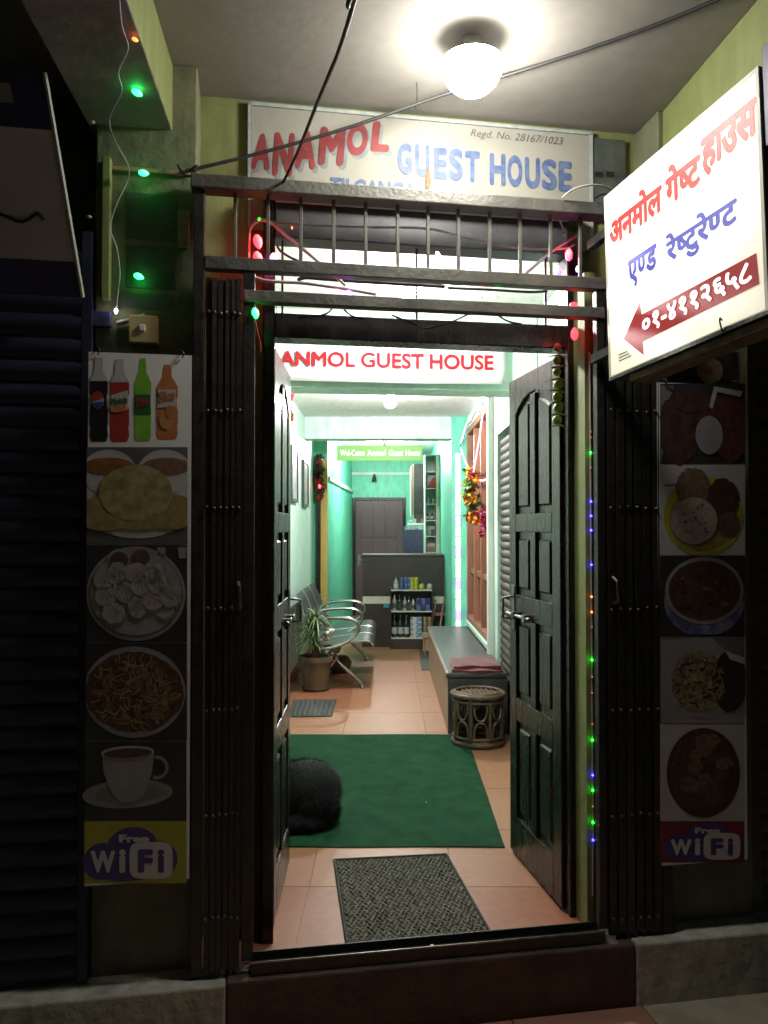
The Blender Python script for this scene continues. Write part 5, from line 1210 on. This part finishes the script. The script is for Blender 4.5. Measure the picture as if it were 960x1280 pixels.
# a smaller pot with round leaves behind it, between the seats
p2 = pot('small leafy plant in a clay pot under the chair armrests', -.80, 9.3, .07, .1, .2, saucer=False); 
for k in range(26):
    a = rnd.uniform(0, 6.28); r_ = rnd.uniform(.03, .16); h = rnd.uniform(.35, .72); c = Vector((-.80 + r_ * math.cos(a), 9.3 + r_ * math.sin(a), h))
    MB().tube([(-.80, 9.3, .19), tuple(c)], .003, 5).build('stem', 'leaf2', p2)
    lm = MB(); u_ = Vector((rnd.uniform(-1, 1), rnd.uniform(-1, 1), rnd.uniform(-.3, .3))).normalized() * .03; v_ = Vector((0, 0, 1)).cross(u_).normalized() * .026 + Vector((0, 0, rnd.uniform(-.02, .02)))
    lm.add([c + u_ * math.cos(q * .7854) + v_ * math.sin(q * .7854) for q in range(8)], [tuple(range(8))]); lm.build('leaf', 'leaf2', p2)
# maroon clay pot under the chair
ub = MB().lathe([(.07, .001), (.12, .05), (.13, .10), (.10, .15), (.085, .16)], (-.50, 8.2, 0), 20).build('clay_pot', 'terracotta', base=(-.50, 8.2, 0), smooth=True); tag(ub, 'round dark clay pot on the floor under the waiting chair', 'pot')
# pale ribbon bow tied on the near armrest (silver ornament)
orn = thing('silver_ornament', 'crumpled silver ornament hanging on the near chair armrest', 'ornament', (-.55, 7.25, .45))
mat('silver_foil', (.55, .55, .50), .3, .6, (.35, .36, .33), 20)
for k in range(9):
    a = k * .7; c = (-.55 + .05 * math.cos(a) * (k % 3) * .6, 7.25 + .01 * k % .03, .50 + .045 * math.sin(a * 1.3))
    MB().ball(c, .032 + .008 * (k % 2), 8, 6, .7).build('fold', 'silver_foil', orn, smooth=True)

# ================================================================== CHEST BENCH, CLOTH, STOOL
by0, by1 = 5.74, 8.45; bz = .437
bxl = pp('W', 560, 900, by0)[0]; bn = thing('chest_bench', 'long chest bench with dark top and plywood side along the right wall', 'bench', (.65, 7.0, 0))
bxr = XR - .016
MB().box(bxl, bxr, by0, by0 + .016, .0, bz - .04).build('end_panel', 'rexine', bn, bevel=.002)
MB().box(bxl, bxl + .016, by0 + .017, by1, .0, bz - .04).build('side_panel', 'ply_side', bn, bevel=.002)
MB().box(bxr - .016, bxr, by0 + .017, by1, .0, bz - .04).build('back_panel', 'ply_side', bn); MB().box(bxl + .017, bxr - .017, by1 - .016, by1, 0, bz - .04).build('end_panel', 'ply_side', bn)
MB().box(bxl - .012, bxr, by0 - .012, by1 + .01, bz - .039, bz).build('padded_top', 'rexine', bn, bevel=.012, seg=3)
MB().box(bxl - .016, bxl - .0125, by0 - .01, by1, bz - .036, bz - .004).build('edge_strip', 'paleply', bn)
cl = thing('folded_cloth', 'folded maroon cloth lying on the near end of the chest bench', 'cloth', (.68, 5.95, bz))
def cloth(z0, z1, x0, x1, y0, y1, sd):
    r_ = random.Random(sd); vs = []; fs = []; nx, ny = 14, 10
    for j in range(ny + 1):
        for i in range(nx + 1):
            x = x0 + (x1 - x0) * i / nx + r_.uniform(-.003, .003); y = y0 + (y1 - y0) * j / ny + .012 * math.sin(i * .5 + sd); e_ = min(i, nx - i, j, ny - j)
            vs.append((x, y, z1 + .004 * math.sin(i * .8 + j * .5 + sd) - (.006 if e_ == 0 else 0)))
    for j in range(ny):
        for i in range(nx): k = j * (nx + 1) + i; fs.append((k, k + 1, k + nx + 2, k + nx + 1))
    b = MB().add(vs, fs); edge = list(range(nx + 1)) + [j * (nx + 1) + nx for j in range(1, ny + 1)] + [ny * (nx + 1) + i for i in range(nx - 1, -1, -1)] + [j * (nx + 1) for j in range(ny - 1, 0, -1)]
    k0 = len(b.v); b.v += [(b.v[i][0], b.v[i][1], z0) for i in edge]
    for a in range(len(edge)): c = (a + 1) % len(edge); b.f.append((edge[a], k0 + a, k0 + c, edge[c]))
    return b
cloth(bz + .001, bz + .022, bxl + .03, bxr - .03, by0 - .008, by0 + .30, 1).build('lower_fold', 'cloth_maroon', cl, smooth=True)
cloth(bz + .024, bz + .048, bxl + .045, bxr - .04, by0 + .03, by0 + .44, 4).build('upper_fold', 'cloth_maroon', cl, smooth=True)
sx_, sy_ = .615, 5.50; sr, shh = .175, .36
stl = thing('cane_stool', 'round cane stool with looped sides in front of the chest bench', 'stool', (sx_, sy_, 0))
def ring(r_, z, rad, name, m='cane', n=36): 
    MB().tube([(sx_ + r_ * math.cos(2 * math.pi * i / n), sy_ + r_ * math.sin(2 * math.pi * i / n), z) for i in range(n + 1)], rad, 8, cap=False).build(name, m, stl, smooth=True)
ring(sr, shh - .02, .016, 'top_rim'); ring(sr - .018, shh - .008, .011, 'top_rim'); ring(sr * .97, .022, .018, 'base_ring', 'cane_dark'); ring(sr * .95, .06, .011, 'base_ring', 'cane_dark'); ring(sr * .96, shh - .06, .010, 'hoop', 'cane_dark')
MB().lathe([(sr - .02, shh - .03), (sr - .03, shh - .018), (.01, shh - .022)], (sx_, sy_, 0), 30).build('seat', 'cane', stl, smooth=True)
for i in range(-4, 5):
    x = i * .034; h = math.sqrt(max(0, (sr - .03) ** 2 - x * x)); MB().tube([(sx_ + x, sy_ - h, shh - .014), (sx_ + x, sy_ + h, shh - .014)], .006, 6).build('seat_cane', 'cane', stl, smooth=True)
nb_ = 8
for k in range(nb_):
    a = 2 * math.pi * (k + .5) / nb_; x, y = sx_ + sr * .955 * math.cos(a), sy_ + sr * .955 * math.sin(a)
    MB().tube([(x, y, .03), (x, y, shh - .03)], .0125, 8).build('post', 'cane_dark', stl, smooth=True)
    a0_, a1_ = a + .12, a + 2 * math.pi / nb_ - .12
    def arcpt(f, z): q = a0_ + (a1_ - a0_) * f; return (sx_ + sr * .95 * math.cos(q), sy_ + sr * .95 * math.sin(q), z)
    MB().tube([arcpt(.5 - .5 * math.cos(math.pi * i / 12), shh - .06 - .115 * math.sin(math.pi * i / 12) ** .6) for i in range(13)], .007, 6).build('loop', 'cane', stl, smooth=True)
    MB().tube([arcpt(.5 - .5 * math.cos(math.pi * i / 12), .06 + .115 * math.sin(math.pi * i / 12) ** .6) for i in range(13)], .007, 6).build('loop', 'cane', stl, smooth=True)

# ================================================================== WALL FITTINGS IN THE HALL
wd = thing('timber_window', 'brown timber window with upright frames in the right wall', 'window', (XR, 7.6, WZ0))
FW = .07
MB().box(XR - .03, XR + .10, WY0, WY0 + FW, WZ0, WZ1).build('frame_post', 'brownwood', wd, bevel=.003); MB().box(XR - .03, XR + .10, WY1 - FW, WY1, WZ0, WZ1).build('frame_post', 'brownwood', wd, bevel=.003)
MB().box(XR - .03, XR + .10, WY0 + FW, WY1 - FW, WZ0, WZ0 + .06).build('frame_rail', 'brownwood', wd, bevel=.003); MB().box(XR - .03, XR + .10, WY0 + FW, WY1 - FW, WZ1 - .06, WZ1).build('frame_rail', 'brownwood', wd, bevel=.003)
nw = 3; wwid = (WY1 - WY0 - 2 * FW) / nw
for i in range(nw):
    ya = WY0 + FW + i * wwid
    if i: MB().box(XR - .02, XR + .09, ya - .03, ya + .03, WZ0 + .06, WZ1 - .06).build('mullion', 'brownwood', wd, bevel=.003)
    MB().box(XR + .03, XR + .036, ya + .03, ya + wwid - .03, WZ0 + .06, WZ1 - .06).build('pane', 'glassdark', wd)
MB().box(XR, XR + .09, WY0 + FW, WY1 - FW, 1.0, 1.05).build('frame_rail', 'brownwood', wd, bevel=.003)
MB().box(XR - .05, XR + .1, WY0 - .02, WY1 + .02, WZ0 - .04, WZ0 - .001).build('sill', 'mint', wd, bevel=.004)
tag(MB().box(XR - .05, XR - .001, WY0 - .16, WY0 - .06, .10, 2.55).build('wall_pilaster', 'white', base=(XR, WY0 - .1, .1), bevel=.004), 'pale upright pilaster between the timber window and brown shutter', 'pilaster')
shutter('brown rolling shutter on the right hall wall behind the open door leaf', 5.22, SY1 - .02, XR + .03, .0, 2.2, 'shutter_brown', .062, 'W', 'y')
# timber plank edge and frames on the left wall
tag(MB().box(XL + .001, XL + .05, 6.35, 6.95, .32, 2.62).build('wall_plank', 'paleply', base=(XL, 6.6, .32), bevel=.003), 'upright brown timber board on the left wall above the ribbed mat', 'board')
for lab, y0, y1, z0, z1 in (('framed picture on the left wall nearer the timber board', 7.45, 7.95, 1.72, 2.25), ('framed picture on the left wall nearer the yellow post', 8.5, 9.0, 1.70, 2.2)):
    t = thing('picture_frame', lab, 'picture', (XL, y0, z0), 'W', 'framed pictures on the left wall')
    MB().box(XL + .001, XL + .03, y0, y0 + .03, z0, z1).box(XL + .001, XL + .03, y1 - .03, y1, z0, z1).box(XL + .001, XL + .03, y0 + .03, y1 - .03, z0, z0 + .03).box(XL + .001, XL + .03, y0 + .03, y1 - .03, z1 - .03, z1).build('frame', 'charcoal', t)
    MB().box(XL + .001, XL + .018, y0 + .03, y1 - .03, z0 + .03, z1 - .03).build('picture', 'picture', t)
def garland(label, pts, mats, n, r_, spread, led_m=None):
    P3 = smooth_path(pts, 6); t = thing('garland', label, 'garland', tuple(P3[-1])); MB().tube(P3, .003, 5).build('cord', 'leaf2', t)
    src = {}
    for i in range(n):
        c = Vector(P3[int(i / n * (len(P3) - 1))]) + Vector((random.uniform(-1, 1) * spread, random.uniform(-1, 1) * spread, random.uniform(-.6, .6) * spread)); m = random.choice(mats)
        if m not in src:
            b = MB()
            for k in range(14):
                d = Vector((random.gauss(0, 1), random.gauss(0, 1), random.gauss(0, 1))).normalized(); s1 = d.orthogonal().normalized() * r_ * .5; s2 = d.cross(s1)
                b.add([d * r_ * .2 - s1 * .4, d * r_ * .2 + s1 * .4, d * r_ + s1 * .9 + s2 * .2, d * r_ * 1.15 + s2 * .3, d * r_ - s1 * .9 + s2 * .2], [(0, 1, 2, 3, 4)])
            src[m] = o = b.build('flower', m, t, local=True)
        else: o = piece('flower', src[m], t, (0, 0, 0)); 
        o.location = c - OFF[t]; o.rotation_euler = (random.uniform(0, 6), random.uniform(0, 6), random.uniform(0, 6)); s_ = random.uniform(.75, 1.25); o.scale = (s_, s_, s_)
    return t
def V3(px, py, Y): x, z = pp('W', px, py, Y); return (x, Y, z)
garland('orange and red flower garland hanging before the timber window', [V3(591, 588, 7.35), V3(588, 610, 7.35), V3(591, 632, 7.35), V3(590, 656, 7.35)], ['flower_orange', 'flower_orange', 'flower_red', 'flower_green', 'leaf'], 60, .034, .055)
garland('purple and red flower bunch high on the left wall by the banner', [(XL + .06, 6.75, 2.62), (XL + .06, 6.75, 2.5), (XL + .07, 6.72, 2.36)], ['flower_pink', 'flower_red', 'flower_pink', 'flower_green'], 34, .035, .03)
g3 = garland('dark dried garland with a small red light at the yellow post', [(-.84, 9.75, 2.34), (-.83, 9.75, 2.1), (-.84, 9.75, 1.82)], ['cane_dark', 'flower_red', 'leaf2', 'cane_dark'], 40, .035, .03)
led(g3, (-.83, 9.70, 1.98), 'led_red', .02)
garland('red tasselled garland beside the timber window', [V3(601, 640, 7.1), V3(606, 655, 7.1), V3(603, 668, 7.1)], ['flower_red', 'flower_pink'], 12, .025, .02)
# led ropes on the right side of the hall
lr = thing('led_rope', 'violet and warm white light rope along the pillar and window top', 'string lights', (.78, 8.78, .2))
segs = [(.77, 8.785, .12 + i * .115) for i in range(20)]
for i in range(19):
    MB().tube([segs[i], (segs[i][0], segs[i][1], segs[i][2] + .10)], .026, 8).build('light_segment', 'led_violet_strip' if i % 3 == 0 else 'led_warm_strip', lr, smooth=True)
top = [(.80, 8.76, 2.40), (.845, 8.4, 2.60), (.845, 7.4, 2.61), (.85, 6.4, 2.62), (.845, 5.4, 2.63), (.845, 4.8, 2.64)]
tp = smooth_path(top, 8)
for i in range(0, len(tp) - 1): MB().tube([tp[i], tp[i].lerp(tp[i + 1], .9)], .010, 6).build('light_segment', 'led_violet_strip' if i % 2 else 'led_warm_strip', lr, smooth=True)
MB().tube([Vector(p) + Vector((-.01, 0, -.06 + .02 * math.sin(k))) for k, p in enumerate(tp)], .004, 5).build('wire', 'cable', lr, smooth=True)
for a, b in ((V3(606, 500, 7.0), V3(592, 590, 7.3)), (V3(576, 560, 8.3), V3(590, 592, 7.36)), (V3(615, 590, 6.7), V3(600, 600, 7.3))):
    MB().tube(sag(a, b, .03), .007, 6).build('light_strand', 'led_warm_strip' if a[1] > 7 else 'led_violet_strip', lr, smooth=True)

# ================================================================== DOG: curled up asleep on the carpet, rump to the right
def ellip(bm_, c, r_, rot=0., tilt=0.):
    M_ = Matrix.Translation(c) @ Matrix.Rotation(rot, 4, 'Z') @ Matrix.Rotation(tilt, 4, 'Y') @ Matrix.Diagonal((*r_, 1)); bmesh.ops.create_icosphere(bm_, subdivisions=3, radius=1, matrix=M_)
dog = thing('dog', 'black dog curled up asleep on the green carpet by the left door leaf', 'dog', (-.52, 4.05, .009))
bm = bmesh.new(); DZ = .009
ellip(bm, (-.41, 4.05, .145), (.175, .185, .143)); ellip(bm, (-.56, 4.12, .14), (.20, .165, .132)); ellip(bm, (-.70, 4.06, .13), (.13, .15, .118))
ellip(bm, (-.36, 3.95, .105), (.125, .095, .10), .2)                    # thigh
ellip(bm, (-.45, 3.865, .042), (.13, .042, .036), .12); ellip(bm, (-.57, 3.855, .034), (.06, .034, .028), -.1)   # hind foot
ellip(bm, (-.76, 3.96, .13), (.095, .11, .088), .5)                     # neck turned back
ellip(bm, (-.715, 3.865, .105), (.085, .072, .070), -.5); ellip(bm, (-.635, 3.835, .082), (.066, .042, .040), -.4); ellip(bm, (-.585, 3.822, .076), (.026, .026, .024), -.4)
ellip(bm, (-.70, 3.80, .032), (.10, .034, .028), .15); ellip(bm, (-.80, 3.86, .036), (.09, .036, .032), .9)      # forelegs
for i in range(7): a = i / 6; ellip(bm, (-.27 - .10 * a * a, 4.02 - .17 * a, .055 - .015 * a), (.036 - .012 * a,) * 3)                # tail along the rump
ellip(bm, (-.775, 3.85, .165), (.032, .014, .045), .4, .3); ellip(bm, (-.71, 3.915, .172), (.032, .014, .045), .4, .3)     # ears
me = bpy.data.meshes.new('body'); bm.to_mesh(me); bm.free(); me.materials.append(MATS['fur'])
tmp = bpy.data.objects.new('tmp', me); COL.objects.link(tmp)
r_ = tmp.modifiers.new('r', 'REMESH'); r_.mode = 'VOXEL'; r_.voxel_size = .012
s_ = tmp.modifiers.new('s', 'SMOOTH'); s_.factor = .6; s_.iterations = 6
bpy.context.view_layer.update()
me2 = bpy.data.meshes.new_from_object(tmp.evaluated_get(bpy.context.evaluated_depsgraph_get())); bpy.data.objects.remove(tmp); bpy.data.meshes.remove(me)
for v in me2.vertices: v.co = Vector((v.co.x, v.co.y, max(v.co.z, .0) + DZ)) - OFF[dog]
for p in me2.polygons: p.use_smooth = True
me2.name = 'body'; body = bpy.data.objects.new('body', me2); COL.objects.link(body); body.parent = dog
me2.materials.clear(); me2.materials.append(MATS['fur'])
fur = MB(); rf = random.Random(11)
for p in me2.polygons:
    c = p.center + OFF[dog]; nrm_ = p.normal
    if c.z < .02: continue
    for k in range(3):
        lay = Vector((.35, -.25, -.75)) + Vector((rf.gauss(0, .35), rf.gauss(0, .35), rf.gauss(0, .3))); lay -= nrm_ * lay.dot(nrm_)
        d = (nrm_ * .55 + lay).normalized(); L = rf.uniform(.016, .036); sd = d.cross(nrm_)
        if sd.length < .01: continue
        sd = sd.normalized() * .0009; q = c + Vector((rf.uniform(-.005, .005), rf.uniform(-.005, .005), rf.uniform(-.005, .005)))
        fur.add([q - sd, q + sd, q + d * L - Vector((0, 0, L * .12))], [(0, 1, 2)])
fo = fur.build('fur', 'fur', dog); fo['kind'] = 'stuff'
MB().ball((-.558, 3.815, .078 + DZ), .013, 8, 6).build('nose', 'eye', dog, smooth=True)
for c in ((-.68, 3.80, .128), (-.64, 3.872, .122)): MB().ball((c[0], c[1], c[2] + DZ), .008, 8, 6, .5).build('eyelid', 'eye', dog, smooth=True)
